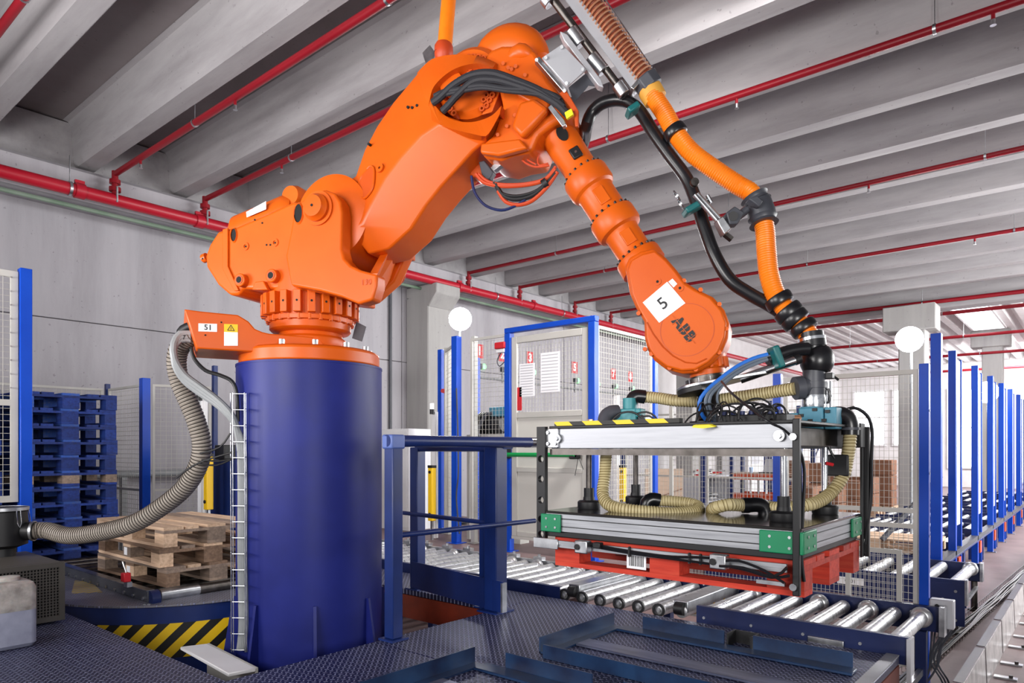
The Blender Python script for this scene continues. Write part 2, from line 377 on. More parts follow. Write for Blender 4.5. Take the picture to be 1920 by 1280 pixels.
# conduit down the wall, guard rail
q = MB().cyl((-9.66, 8.1, 0), (-9.66, 8.1, 4.55), .028, 10)
tag(q.build('wall_conduit', M['pvc'], None), 'thin dark conduit running down the concrete wall beside the column', 'conduit')
t = thing('guard_rail', (-9.5, 1.5, 0), 'grey tubular guard rail on posts along the concrete wall', 'rail')
MB().cyl((-9.5, 1.0, 1.34), (-9.5, 8.3, 1.34), .05, 12).build('rail', M['conduit'], t)
for y in (1.2, 3.6, 6.0, 8.2): MB().box((-9.54, y - .03, 0), (-9.46, y + .03, 1.3)).build('post', M['conduit'], t)
# ---------------------------------------------------------------- red sprinkler pipes
t = thing('sprinkler_main', (-9.03, 2, 4.64), 'thick red fire main running along the concrete edge beam', 'pipe')
MB().cyl((-9.03, -4.5, 4.64), (-9.03, 30, 4.64), .072, 18).build('pipe', M['redmain'], t)
for y in (2.95, 4.35, 9.2, 11.4, 13.6): MB().cyl((-9.03, y - .05, 4.64), (-9.03, y + .05, 4.64), .088, 18).box((-9.05, y - .05, 4.72), (-9.01, y + .05, 4.76)).build('coupling', M['redmain'], t)
for y in (2.85, 5.2, 7.5, 10.2, 12.4): MB().ring((-9.03, y - .015, 4.64), (0, 1, 0), .072, .082, .03).cyl((-9.03, y, 4.72), (-9.03, y, 5.02), .006, 6).build('hanger', M['zinc'], t)
tag(MB().cyl((-9.31, -4.5, 4.535), (-9.31, 17.5, 4.535), .026, 8).build('cable_pipe', paint('dull_green', '#5f7a63', '#7f8f80', .6), None), 'thin green pipe running below the thick red fire main', 'pipe')
def branch(y, x1, label, riser=True, heads=(), r=.034, z=4.95, x0=-9.03, yy=None):
    t = thing('sprinkler_branch', (x0, y, z), label, 'pipe', 'red sprinkler branches')
    b = V((x1, y if yy is None else yy, z))
    a = V((x0, y, z)); MB().cyl(a, b, r, 12).build('pipe', M['redpipe'], t)
    if riser:
        q = MB().cyl((x0, y, 4.70), (x0, y, z + r), r * 1.05, 12); q.build('riser', M['redpipe'], t)
        MB().cyl((x0, y, 4.74), (x0, y, 4.79), r * 1.9, 12).cyl((x0, y, z - .12), (x0, y, z - .07), r * 1.8, 12).build('flange', M['redpipe'], t)
        MB().cyl((x0 + r * 1.9, y, 4.60), (x0 + r * 1.9, y, 4.79), .012, 6).build('bolt', M['zinc'], t)
    for k in heads:
        p = a.lerp(b, (k - x0) / (x1 - x0))
        h = MB().cyl(p, p - V((0, 0, .075)), .014, 8).build('sprinkler_head', M['redpipe'], t)
        MB().ring(p - V((0, 0, .115)), (0, 0, 1), .009, .014, .04, 8).cyl(p - V((0, 0, .12)), p - V((0, 0, .117)), .022, 10).build('deflector', M['zinc'], h)
    for k in range(int(x0) + 2, int(min(x1, 5)), 3):
        p = a.lerp(b, (k - x0) / (x1 - x0))
        MB().ring(p - V((.012, 0, 0)), (1, 0, 0), r, r + .007, .024, 12).cyl(p + V((0, 0, r)), p + V((0, 0, .62)), .004, 6).build('hanger', M['zinc'], t)
branch(1.6, 2, 'red sprinkler branch pipe in the upper left corner of the ceiling', False, x0=-8.8)
branch(3.33, 2, 'red sprinkler branch rising from the fire main, leftmost with a riser in view', heads=(-8.3, -6.2))
branch(4.43, 3, 'second red sprinkler branch along the ceiling, its riser just left of the robot', heads=(-7.2,))
branch(6.33, 4, 'red sprinkler branch passing behind the robot elbow and the orange hose', False, heads=(-2.6, -.62))
branch(9.45, 5, 'red sprinkler branch whose riser stands above the bright left lamp', heads=(-4.0, -2.2), r=.03)
branch(10.95, -6.6, 'short red sprinkler riser next right of the left lamp', r=.03)
branch(12.9, 6, 'red sprinkler branch with its riser behind the blue enclosure top', heads=(-1.5,), r=.03)
branch(14.4, -7.2, 'short red sprinkler riser just left of the wrist of the robot', r=.03)
branch(17.5, 6, 'red sprinkler branch under the deep cross girder', False, r=.045, z=4.86, x0=-8.5)
for i, y in enumerate((20, 23.5, 27, 31)):
    branch(y, 6, ('nearest', 'second', 'third', 'farthest')[i] + ' red pipe under the pale far roof', False, r=.045, z=5.0 - .12 * i, x0=-8.5)
# ---------------------------------------------------------------- raised platforms
PZT = .58
t = thing('tread_plate_platform', (-2, 2, 0), 'dark blue grey tread plate platform around the blue robot column', 'platform')
for lo, hi in (((-3.1, .2, .54), (-.8, 2.48, PZT)), ((-3.1, 2.486, .54), (-.8, 4.06, PZT)), ((-7, .2, .54), (-3.106, 1.62, PZT)), ((-5.0, 3.58, .54), (-3.106, 4.06, PZT))):
    MB().box(lo, hi).build('deck_plate', M['tread'], t, bevel=.004, seg=1)
MB().box((-5.0, 3.585, .36), (-3.11, 3.66, .535)).build('edge_beam', M['dirty'], t)
MB().box((-.83, .2, .30), (-.8, 4.06, .535)).build('side_skirt', M['dirty'], t)
MB().box((-.86, .2, .582), (-.80, 4.06, .588)).build('edge_strip', M['alu'], t)
for x, y in ((-3.0, 1.0), (-3.0, 3.9), (-.95, .6), (-.95, 3.9), (-4.9, 3.9), (-6.6, .6)): MB().box((x - .05, y - .05, 0), (x + .05, y + .05, .54)).build('leg', M['navy2'], t)
tag(MB().box((-8.9, 5.12, 0), (-3.45, 8.1, PZT)).build('rear_plinth', M['floor'], None), 'raised grey concrete plinth carrying the rear enclosure behind the rollers', 'plinth')
M['plate'] = steel('worn_flat_steel', '#3c435e', '#8388a0', .34, 5, (.6, 3, 3), .6); M['angle'] = paint('worn_blue_angle', '#101d3c', '#1f3f66', .36, scale=5)
# pallet nests welded on the platform
def nest(x0, x1, ys, label, hole=True):
    t = thing('pallet_nest', (x0, ys[0], PZT), label, 'frame', 'pallet nests')
    z = PZT + .002
    for i, y in enumerate(ys): MB().box((x0, y - (.065 if i == 1 else .05), z), (x1, y + (.065 if i == 1 else .05), z + .014)).build('flat_bar', M['plate'] if i == 1 else M['angle'], t, bevel=.003, seg=1)
    MB().box((x0 - .07, ys[0], z), (x0 - .062, ys[-1] + .03, z + .085)).box((x0 - .07, ys[0], z), (x0 - .002, ys[-1] + .03, z + .01)).build('side_angle', M['angle'], t)
    ya = ys[-1] + .0505
    MB().box((x0 + .12, ya, z), (x0 + .62, ya + .008, z + .085)).build('guide_flange', M['angle'], t)
    MB().box((x0 + .78, ya, z), (x1 - .02, ya + .008, z + .085)).build('guide_flange', M['angle'], t)
    if hole:
        MB().box((x0 + .63, ya + .01, z), (x0 + .64, ya + .12, z + .07)).box((x0 + .76, ya + .01, z), (x0 + .77, ya + .12, z + .07)).box((x0 + .64, ya + .11, z), (x0 + .76, ya + .12, z + .07)).build('socket', M['black'], t)
    yb = ys[0] - .0505
    MB().box((x0, yb - .008, z), (x1, yb, z + .07)).build('front_flange', M['angle'], t)
nest(-2.19, -.9, (2.9, 3.2, 3.6), 'dark blue steel pallet nest on the tread plate under the held pallet')
nest(-2.33, -1.0, (1.75, 2.2, 2.52), 'second dark blue pallet nest nearest the viewer at the bottom edge', False)
# ---------------------------------------------------------------- pedestal
J = V((-3.805, 2.545, 0)); PH = math.radians(20)
U = V((math.cos(PH), math.sin(PH), 0)); WN = V((math.sin(PH), -math.cos(PH), 0)); Z = V((0, 0, 1))
def A(px, py, w): return PP(px, py, J + WN * w, WN)
def UW(u, z, w): return J + U * u + WN * w + Z * z
ZT = 2.165
t = thing('robot_pedestal', (J.x, J.y, 0), 'wide dark blue steel column carrying the orange robot', 'pedestal')
MB().lathe([(.44, 0), (.44, ZT - .004), (.436, ZT)], J, Z, 72).build('column', M['navy'], t)
MB().ring(J + Z * (ZT - .012), Z, .4, .443, .012, 72).build('top_rim', M['navy'], t)
for k in range(8):
    a = 2 * PI * k / 8 - .59 + .05; d = V((math.cos(a), math.sin(a), 0)); s = d.cross(Z) * .009
    MB().prism([J + d * .438 - s, J + d * .57 - s, J + d * .57 - s + Z * .04, J + d * .455 - s + Z * .76, J + d * .438 - s + Z * .76], s * 2).build('gusset', M['navy'], t)
MB().lathe([(.60, 0), (.60, .03), (.438, .031)], J, Z, 40).build('foot_flange', M['navy'], t)
# ---------------------------------------------------------------- robot
rob = thing('industrial_robot', (J.x, J.y, ZT), 'large orange six axis robot arm standing on the blue column', 'robot')
O = M['orange']; B0 = 2.169
def bolts(pts, ax, r, h, m=None, name='bolts', parent=None, n=8, hole=False):
    q = MB()
    for p in pts: q.ring(p, ax, r * .45, r, h, n) if hole else q.cyl(p, V(p) + V(ax) * h, r, n)
    o = q.build(name, m or M['orange_d'], parent or rob); o['kind'] = 'stuff'; return o
# base casting with connector box
bd = V((-.411, -.911, 0)); bn = V((.911, -.411, 0))
def Bp(px, py, n): return PP(px, py, J + bn * n, bn)
base = MB().lathe([(.425, B0), (.425, B0 + .075), (.40, B0 + .09), (.30, B0 + .095)], J, Z, 56)
pl = [(345, 579), (374, 583), (446, 590), (466, 602), (478, 616), (492, 622), (505, 625), (560, 629), (600, 632), (620, 670), (480, 660), (369, 653)]
base.prism([Bp(x, y, .22) for x, y in pl], -bn * .44)
base = base.build('base', O, rob, bevel=.008)
bolts([J + V((math.cos(a), math.sin(a), 0)) * .365 + Z * (B0 + .09) for a in (2 * PI * k / 12 for k in range(12))], Z, .017, .03, M['zinc'], 'base_bolts')
def quad(pts, m, name, parent, lift, n):
    return MB().prism([V(p) + V(n) * (lift - .0006) for p in pts], V(n) * .0012).build(name, m, parent, smooth=0)
quad([Bp(x, y, .222) for x, y in ((372, 606), (407, 607), (407, 622), (372, 621))], M['paper'], 'number_label', rob, 0, bn)
text('51', .042, Bp(390, 614, .223), -bd, Z, M['black'], rob, lift=.002, bold=.0006)
quad([Bp(x, y, .222) for x, y in ((420, 622), (446, 623), (446, 648), (420, 648))], M['paper'], 'caution_label', rob, 0, bn)
quad([Bp(x, y, .222) for x, y in ((420, 607), (446, 608), (446, 623), (420, 622))], M['yellow'], 'caution_label', rob, 0, bn)
def warn(c, ex, ey, s, parent):
    ex, ey = V(ex).normalized(), V(ey).normalized(); n = ex.cross(ey); c = V(c)
    for k in range(3):
        a = [c + (ex * math.cos(PI / 2 + i * 2 * PI / 3) + ey * math.sin(PI / 2 + i * 2 * PI / 3)) * s for i in (k, k + 1)]
        MB().bar(a[0], a[1], s * .16, .0015, n).build('warning_triangle', M['black'], parent, smooth=0)
    MB().bar(c + ey * s * .4, c - ey * s * .12, s * .15, .0015, n).bar(c - ey * s * .22, c - ey * s * .34, s * .15, .0015, n).build('warning_triangle', M['black'], parent, smooth=0)
warn(Bp(433, 616, .2235), -bd, Z, .021, rob)
for x, y in ((385, 628), (415, 604)): MB().cyl(Bp(x, y, .219), Bp(x, y, .2225), .005, 8).build('screw', M['dark'], rob)
# turret : neck, bolted rings
TU = MB().lathe([(.25, B0 + .08), (.245, 2.275), (.215, 2.285), (.222, 2.31), (.218, 2.335), (.195, 2.352), (.192, 2.372), (.235, 2.38), (.247, 2.392), (.247, 2.43), (.266, 2.434), (.266, 2.458), (.255, 2.462), (.255, 2.72)], J, Z, 64)
TU.build('turret', O, rob)
q = MB()
for k in range(22):
    a = 2 * PI * k / 22; d = V((math.cos(a), math.sin(a), 0)); s = d.cross(Z)
    q.obox(J + d * .272 + Z * 2.53, d * .026, s * .023, Z * .065)
q.build('ring_lugs', O, rob, bevel=.004)['kind'] = 'stuff'
q = MB()
for k in range(22):
    a = 2 * PI * k / 22; d = V((math.cos(a), math.sin(a), 0)); q.cyl(J + d * .297 + Z * 2.53, J + d * .2995 + Z * 2.53, .007, 8)
q.build('lug_holes', M['dark'], rob)['kind'] = 'stuff'
bolts([J + V((math.cos(a), math.sin(a), 0)) * .256 + Z * 2.428 for a in (2 * PI * (k + .5) / 26 for k in range(26))], Z, .012, .034, M['orange'], 'ring_bolts')
# body : near and far yoke plates, block between them, balancer housing
blk = [(384, 480), (392, 458), (408, 433), (445, 424), (506, 397), (550, 377), (566, 380), (592, 420), (602, 480), (618, 522), (622, 550), (600, 548), (545, 540), (490, 544), (455, 540), (447, 553), (430, 553), (408, 534), (386, 500)]
body = MB().prism([A(x, y, .25) for x, y in blk], -WN * .5).build('body', O, rob, bevel=.02, seg=3)
yk = [(545, 430), (552, 385), (566, 376), (585, 360), (610, 355), (628, 362), (638, 378), (641, 398), (640, 466), (645, 484), (657, 497), (676, 506), (707, 514), (706, 535), (698, 562), (672, 570), (640, 556), (600, 545), (545, 535), (535, 480)]
MB().prism([A(x, y, .33) for x, y in yk], -WN * .1).build('yoke_plate', O, rob, bevel=.014, seg=3)
MB().prism([A(x, y, -.23) for x, y in ((690, 380), (722, 385), (752, 425), (766, 440), (768, 464), (738, 528), (700, 562), (650, 545), (650, 450))], -WN * .1).build('yoke_plate', O, rob, bevel=.014, seg=3)
# front nose joining the plates, raised cable channel, ribs
ff = [A(*p) for p in ((708, 512, .325), (690, 562, .30), (700, 563, .05), (722, 540, -.15), (744, 500, -.30), (765, 440, -.325), (750, 432, -.32))]
MB().prism(ff, -U * .05).build('front_wall', O, rob, smooth=50, fix=True)

cap = A(597, 391, .33)
MB().lathe([(.078, 0), (.078, .03), (.065, .045), (.06, .06), (.03, .062)], cap, WN, 36).build('pivot_cap', O, rob)
MB().cyl(cap + WN * .0625, cap + WN * .0645, .008, 12).build('cap_hole', M['dark'], rob)
MB().ring(cap + WN * .0, WN, .078, .098, .012, 36).build('cap_ring', O, rob)
for x, y, r, e in ((560, 400, .036, 1.5), (439, 441, .026, 1.5)):
    c = A(x, y, .252 if x < 500 else .332); ex = U; q = MB(); n = 24
    vs = [c + (U * math.cos(2 * PI * k / n) * r * .8 + Z * math.sin(2 * PI * k / n) * r * e) for k in range(n)]
    q.prism(vs, WN * .002).build('access_hole', M['dark'], rob, smooth=0)
    q = MB(); inn = vs; out = [c + (p - c) * 1.25 for p in vs]
    q.add([p - WN * .004 for p in out] + [p + WN * .008 for p in inn] , [(i, (i + 1) % n, n + (i + 1) % n, n + i) for i in range(n)]).build('hole_rim', O, rob)
for x, y, w in ((457, 527, .25), (516, 519, .25)):
    c = A(x, y, w); MB().cyl(c - WN * .02, c + WN * .04, .04, 20).build('boss', O, rob, bevel=.006)
    MB().cyl(c + WN * .041, c + WN * .0425, .02, 16).build('boss_hole', M['dark'], rob)
    MB().ring(c + WN * .04, WN, .02, .027, .003, 16).build('boss_ring', M['orange_d'], rob)
for x, y in ((478, 412), (492, 418), (500, 459), (507, 459), (461, 462), (516, 455), (380, 485)):
    c = A(x, y, .25); MB().cyl(c, c + WN * .003, .006, 8).build('screw_hole', M['dark'], rob)
for x, y in ((461, 462), (516, 455)): MB().ring(A(x, y, .25), WN, .012, .024, .006, 16).build('screw_boss', O, rob)
MB().prism([A(x, y, .25) for x, y in ((548, 432), (560, 430), (562, 505), (548, 506))], WN * .012).build('rib', O, rob, bevel=.004)
MB().prism([A(x, y, .25) for x, y in ((420, 431), (430, 428), (430, 500), (450, 545), (442, 546), (420, 505))], WN * .014).build('rib', O, rob, bevel=.004)
MB().prism([A(x, y, .25) for x, y in ((484, 530), (500, 528), (508, 545), (478, 545))], WN * .03).build('rib', O, rob, bevel=.006)
# balancer end cap on the left, motor hump and label on the back
e0 = A(405, 470, .0)
MB().lathe([(.09, -.42), (.11, -.36), (.11, .0), (.10, .02)], A(432, 474, .19), WN, 36).build('balancer', O, rob)
MB().tube([A(446, 446, .0), A(456, 440, .0), A(548, 402, .0), A(560, 397, .0)], [.09, .125, .125, .09], 32).build('spring_housing', O, rob)
MB().lathe([(.028, 0), (.028, .03), (.02, .036)], A(388, 482, .2), (A(380, 487, .2) - A(400, 478, .2)), 14).build('grease_nipple', O, rob)
h = A(566, 378, -.05)
MB().lathe([(.06, -.14), (.075, -.1), (.075, .08), (.06, .12)], h, WN, 32).build('motor_hump', O, rob)
quad([A(x, y, .1) for x, y in ((470, 401), (507, 381), (507, 396), (471, 411))], M['paper'], 'rating_label', rob, .04, WN)
MB().obox(A(766, 465, -.34), U * .025, WN * .05, Z * .075).build('side_box', O, rob, bevel=.008)
rob_c = cable([A(757, 492, -.35), A(758, 520, -.36), A(740, 540, -.37), A(712, 548, -.36)], .008); rob_c.build('loop_cable', M['orange_d'], rob)
text('130', .045, A(686, 529, .334), U, Z, M['orange_d'], rob, lift=.002)
# lower arm : root drum, boomerang beam with a ridge, fork head
rc = UW(.30, 3.02, 0)
MB().lathe([(.2, -.225), (.245, -.21), (.25, -.1), (.25, .1), (.245, .21), (.2, .225)], rc, WN, 48).build('arm_root', O, rob)
st = [((640, 345), (652, 430), (690, 476)), ((655, 336), (664, 428), (730, 466)), ((667, 329), (677, 420), (772, 428)), ((684, 279), (694, 386), (800, 384)), ((707, 235), (721, 336), (828, 349)), ((737, 191), (751, 296), (855, 319)), ((768, 154), (788, 255), (888, 282)), ((787, 131), (823, 232), (905, 268)), ((812, 208), (869, 247), (910, 266)), ((898, 238), (914, 253), (915, 262))]
secs = []
for L, R, Q in st:
    l, r, q = A(*L, .17), A(*R, .225), A(*Q, .13); b = lambda p, w: p - WN * 2 * w
    secs.append([l, r, q, b(q, .13), b(r, .225), b(l, .17)])
la = MB().loft(secs).build('lower_arm', O, rob, smooth=28, bevel=.012, seg=3, fix=True)
# crescent of the fork head (near and far cheeks are one casting)
outer = [(782, 137), (787, 131), (806, 113), (824, 106), (842, 103), (869, 102), (902, 106), (930, 118)]
inner = [(803, 200), (809, 172), (815, 160), (828, 146), (847, 132), (869, 123), (897, 119), (924, 127)]
def sp2(l, n): return [(p.x, p.y) for p in (lambda a: [a[round(i * (len(a) - 1) / (n - 1))] for i in range(n)])(resample(spline([V((x, y, 0)) for x, y in l], 1.5), .5))]
outer, inner = sp2(outer, 22), sp2(inner, 22)
q = MB(); n = len(outer)
for k in range(n - 1):
    q.loft([[A(*outer[i], .17), A(*inner[i], .205), A(*inner[i], .205) - WN * .41, A(*outer[i], .17) - WN * .34] for i in (k, k + 1)], cap=(k in (0, n - 2)))
q.build('fork_head', O, rob, smooth=60, fix=True)
li = [(805, 192), (815, 197), (827, 211), (850, 225), (878, 229), (902, 225), (924, 215), (940, 198)]
lo = [(810, 225), (818, 230), (824, 233), (846, 241), (869, 247), (896, 253), (914, 253), (937, 214)]
lq = [(812, 228), (820, 234), (828, 242), (850, 254), (872, 262), (896, 264), (912, 260), (936, 220)]
li, lo, lq = sp2(li, 20), sp2(lo, 20), sp2(lq, 20)
q = MB(); n = len(li)
for k in range(n - 1):
    q.loft([[A(*li[i], .20), A(*lo[i], .226), A(*lq[i], .13), A(*lq[i], .13) - WN * .26, A(*lo[i], .226) - WN * .452, A(*li[i], .2) - WN * .4] for i in (k, k + 1)], cap=(k == n - 2))
q.build('fork_lip', O, rob, smooth=40, fix=True)
for x, y in ((766, 202), (774, 203), (783, 199), (788, 222), (796, 221), (788, 247), (693, 271), (712, 316)):
    w = .195 + .02; c = A(x, y, .19); p = PD(x, y, (c - V((0, 0, EYE))).dot(FV))
    MB().cyl(c - WN * .01, c + WN * .012, .008, 8).build('screw_hole', M['dark'], rob)
# recess in the arm flank, its shade put into a darker orange patch
fo = A(684, 279, .17); fn_ = (A(694, 386, .225) - fo).cross(A(707, 235, .17) - fo).normalized(); fn_ = fn_ if fn_.dot(WN) > 0 else -fn_
rp = [(690, 318), (695, 312), (701, 314), (703, 323), (701, 350), (692, 366), (683, 373), (676, 364), (676, 338)]
rp = [PP(x, y, fo, fn_) for x, y in rp]; rc_ = sum(rp, V((0, 0, 0))) / len(rp)
sp_ = resample(spline(rp + rp[:1], .01), .02)
MB().prism([p + fn_ * .004 for p in sp_[:-1]], fn_ * .003).build('recess_shade', M['orange_d'], rob, smooth=0)
MB().tube([p + fn_ * .006 for p in sp_], .006, 6).build('recess_rim', O, rob)
c = PP(714, 316, fo, fn_); MB().ring(c, fn_, .008, .026, .014, 18).build('screw_boss', O, rob); MB().cyl(c, c + fn_ * .006, .009, 8).build('screw_hole', M['dark'], rob)
# elbow : hub drum with bolt fields, housing, motor cover
hc = A(896, 172, .0) 
MB().lathe([(.17, -.19), (.2, -.18), (.2, .10), (.17, .13)], hc, WN, 48).build('elbow_hub', O, rob)
MB().lathe([(.07, .125), (.068, .16), (.05, .165)], A(868, 182, .0), WN, 32).build('hub_cap', O, rob)
EB = [(905, 108), (920, 92), (940, 84), (985, 84), (1004, 96), (1016, 118), (1030, 150), (1056, 182), (1072, 203), (1064, 220), (1032, 236), (1008, 254), (997, 284), (962, 290), (938, 299), (906, 294), (898, 275), (925, 250), (942, 200), (930, 150)]
MB().prism([A(x, y, .15) for x, y in EB], -WN * .32).build('elbow_housing', O, rob, bevel=.025, seg=3)
MB().prism([A(x, y, .15) for x, y in ((980, 200), (1008, 192), (1034, 212), (1002, 248), (985, 266), (965, 245))], WN * .06).build('elbow_face', O, rob, bevel=.02, seg=2)
MB().prism([A(x, y, .15) for x, y in ((908, 275), (980, 266), (994, 284), (940, 298), (906, 293))], WN * .05).build('elbow_foot', O, rob, bevel=.012)
MB().prism([A(x, y, .15) for x, y in ((952, 150), (965, 148), (990, 160), (1035, 200), (1025, 212), (975, 185))], WN * .035).build('elbow_rib', O, rob, bevel=.01)
p = [A(912, 125, -.02), A(925, 108, -.02), A(945, 97, -.02), A(968, 92, -.02), A(985, 97, -.02), A(1000, 112, -.02), A(1008, 128, -.02)]
MB().tube(spline(p, .02), lambda s: .045 + .085 * math.sin(PI * min(1, max(0, s))) ** .45, 24).build('motor_cover', O, rob)
MB().tube(spline([A(952, 112, .12), A(975, 98, .13), A(1000, 108, .12)], .02), lambda s: .016 + .03 * math.sin(PI * s), 14).build('motor_cover_bulge', O, rob)
def px(cx, cy): return (760 + cx / 3.658, 50 + cy / 3.658)
q = MB()
grp = [(400, 270), (430, 250), (460, 240), (490, 237), (525, 240), (560, 250), (440, 290), (475, 280), (507, 278), (472, 315), (600, 455), (635, 455), (580, 500), (620, 500), (562, 530), (600, 533), (580, 570), (550, 590), (290, 475), (295, 505), (335, 590), (360, 620)]
for c in grp: q.ring(A(*px(*c), .10), WN, .008, .017, .055, 10)
q.build('hub_bolts', M['orange_d'], rob)['kind'] = 'stuff'
for pts in (((358, 300), (440, 225), (560, 225), (590, 250), (480, 335)), ((590, 440), (660, 430), (600, 590), (530, 610))):
    MB().prism([A(*px(*c), .13) for c in pts], WN * .012).build('bolt_pad', O, rob, bevel=.004)
q = MB()
for c in ((695, 680), (632, 740), (750, 605), (705, 280), (727, 290), (670, 250), (755, 270), (820, 330), (865, 525), (780, 455)): q.cyl(A(*px(*c), .17), A(*px(*c), .166), .010, 8)
q.build('cover_bolts', O, rob)['kind'] = 'stuff'
# upper arm : turned tube with three flanged rings
a0 = A(1049, 258, 0); a1 = A(1199, 488, 0); ax = (a1 - a0); LU = ax.length; ax.normalize()
k = LU / 274.6
MB().lathe([(.128, -34 * k), (.128, -22 * k), (.108, -21 * k), (.098, -10 * k), (.096, 20 * k), (.092, 70 * k), (.1, 84 * k), (.122, 88 * k), (.126, 92 * k), (.126, 116 * k), (.118, 122 * k), (.104, 126 * k), (.100, 130 * k), (.1, 170 * k), (.104, 176 * k), (.122, 179 * k), (.126, 183 * k), (.126, 206 * k), (.118, 212 * k), (.096, 215 * k), (.092, 219 * k), (.092, 255 * k), (.096, 262 * k), (.118, 266 * k), (.122, 270 * k), (.122, 290 * k)], a0, ax, 56).build('upper_arm', O, rob, smooth=25)
q = MB()
u1 = ax.cross(WN).normalized()
for h, r in ((84, .112), (175, .114), (262, .11)):
    for i in range(18):
        a = 2 * PI * i / 18; d = u1 * math.cos(a) + WN * math.sin(a); q.cyl(a0 + ax * (h - 1) * k + d * r, a0 + ax * (h + 6) * k + d * r, .007, 6)
q.build('ring_bolts', M['darksteel'], rob)['kind'] = 'stuff'
n1 = u1 if u1.x > 0 else -u1
def onarm(h, side, r):          # point on the tube, side in radians from the near face towards the lit right edge
    d = WN * math.cos(side) + n1 * math.sin(side); return a0 + ax * h * k + d * r, d
for h0, h1 in ((134, 166), (224, 252)):
    p, d = onarm((h0 + h1) / 2, .2, .099 if h0 < 200 else .091); s = d.cross(ax)
    MB().obox(p, ax * (h1 - h0) / 2 * k, s * .03, d * .006).build('access_plate', O, rob, bevel=.004)
p, d = onarm(14, .25, .0965); s = d.cross(ax)
nn = 24; vs = [p + d * .001 + ax * math.cos(2 * PI * i / nn) * .045 + s * math.sin(2 * PI * i / nn) * .028 for i in range(nn)]
MB().prism([v - d * .012 for v in vs], d * .014).build('access_hole', M['dark'], rob, smooth=0)
p, d = onarm(58, .3, .096); s = d.cross(ax)
MB().obox(p, ax * .032, s * .028, d * .009).build('cover_plate', M['black'], rob, bevel=.006)
MB().cyl(p + d * .009, p + d * .012, .007, 10).build('cover_screw', M['zinc'], rob)
# wrist housing
WR = [(1171, 500), (1178, 482), (1200, 470), (1226, 464), (1248, 482), (1268, 505), (1285, 528), (1306, 541), (1337, 556), (1358, 580), (1368, 606), (1365, 633), (1352, 663), (1333, 683), (1306, 698), (1279, 700), (1249, 692), (1226, 675), (1214, 656), (1208, 633), (1207, 602), (1191, 575), (1180, 549)]
cw = MB()
MB().prism([A(x, y, .13) for x, y in WR], -WN * .27).build('wrist_housing', O, rob, bevel=.02, seg=3)
cx, cy = 1287, 626
cov = [(x + (1262 - x) * .06, y + (590 - y) * .045) for x, y in WR]
cov = [A(x, y, .15) for x, y in cov]
MB().prism([p - WN * .02 for p in cov], WN * .02).build('wrist_cover', O, rob, bevel=.012, seg=3)
c = A(1288, 618, .15)
MB().ring(c, WN, .128, .1315, .0015, 64).build('cover_groove', M['orange_d'], rob)
MB().tube([A(x, y, .151) for x, y in ((1213, 604), (1225, 626), (1243, 650), (1262, 667), (1285, 679), (1306, 681), (1325, 672))], .004, 6).build('cover_seam', M['orange_d'], rob)
bolts([A(x, y, .125) for x, y in ((1210, 655), (1222, 664), (1256, 690), (1305, 693), (1349, 661), (1362, 617), (1349, 571), (1314, 544), (1283, 527), (1198, 588))], WN, .011, .016, O, 'wrist_bolts', n=10)
for x, y in ((1233, 528), (1275, 540)):
    MB().ring(A(x, y, .15), WN, .007, .018, .004, 16).build('screw_boss', O, rob); MB().cyl(A(x, y, .15), A(x, y, .15) + WN * .003, .007, 8).build('screw_hole', M['dark'], rob)
quad([A(x, y, .152) for x, y in ((1205, 567), (1251, 528), (1285, 568), (1236, 605))], M['paper'], 'paper_sheet', rob, 0, WN)
quad([A(x, y, .152) for x, y in ((1253, 528), (1261, 522), (1270, 532), (1263, 539))], M['white'], 'small_label', rob, 0, WN)
ex = (A(1251, 528, .15) - A(1205, 567, .15)).normalized(); ey = WN.cross(ex)
text('5', .085, A(1243, 569, .153), ex, ey, M['black'], rob, lift=.002, bold=.0005)
o5 = A(1282, 617, .1515); eb = (A(1300, 640, .15) - A(1268, 600, .15)).normalized(); eyb = WN.cross(eb)
text('ABB', .07, o5, eb, eyb, M['black'], rob, 'brand_lettering', lift=.002, bold=.0035, sp=1.14)
MB().bar(o5 - eb * .09, o5 + eb * .09, .0022, .005, WN).build('lettering_gap', O, rob)
for s in (-.054, .002, .058):
    MB().obox(o5 + eb * s, eb * .0011, eyb * .03, WN * .0025).build('lettering_gap', O, rob)
# tool flange, slightly tilted as in the photo
fd = (A(1312, 742, 0) - A(1303, 690, 0)).normalized(); f0 = A(1316, 672, 0)
fd = V((.12, .05, -1)).normalized()
MB().lathe([(.1, 0), (.1, .06), (.088, .075), (.088, .10)], A(1322, 668, 0), fd, 40).build('wrist_flange', O, rob)
fz = A(1322, 668, 0) + fd * .101
MB().lathe([(.085, 0), (.085, .01), (.115, .012), (.115, .045), (.1, .05)], fz, fd, 40).build('tool_flange', M['darksteel'], rob)
TF = fz + fd * .052
bolts([fz + fd * .012 + (V((1, 0, .12)).normalized() * math.cos(a) + V((0, 1, .05)).normalized() * math.sin(a)) * .108 for a in (2 * PI * i / 12 for i in range(12))], fd, .008, .04, M['zinc'], 'flange_bolts')
bolts([A(1322, 668, 0) + fd * .02 + (V((1, 0, .12)).normalized() * math.cos(a) + V((0, 1, .05)).normalized() * math.sin(a)) * .1 for a in (2 * PI * i / 14 for i in range(14))], fd, .011, .05, O, 'wrist_ring_bolts')
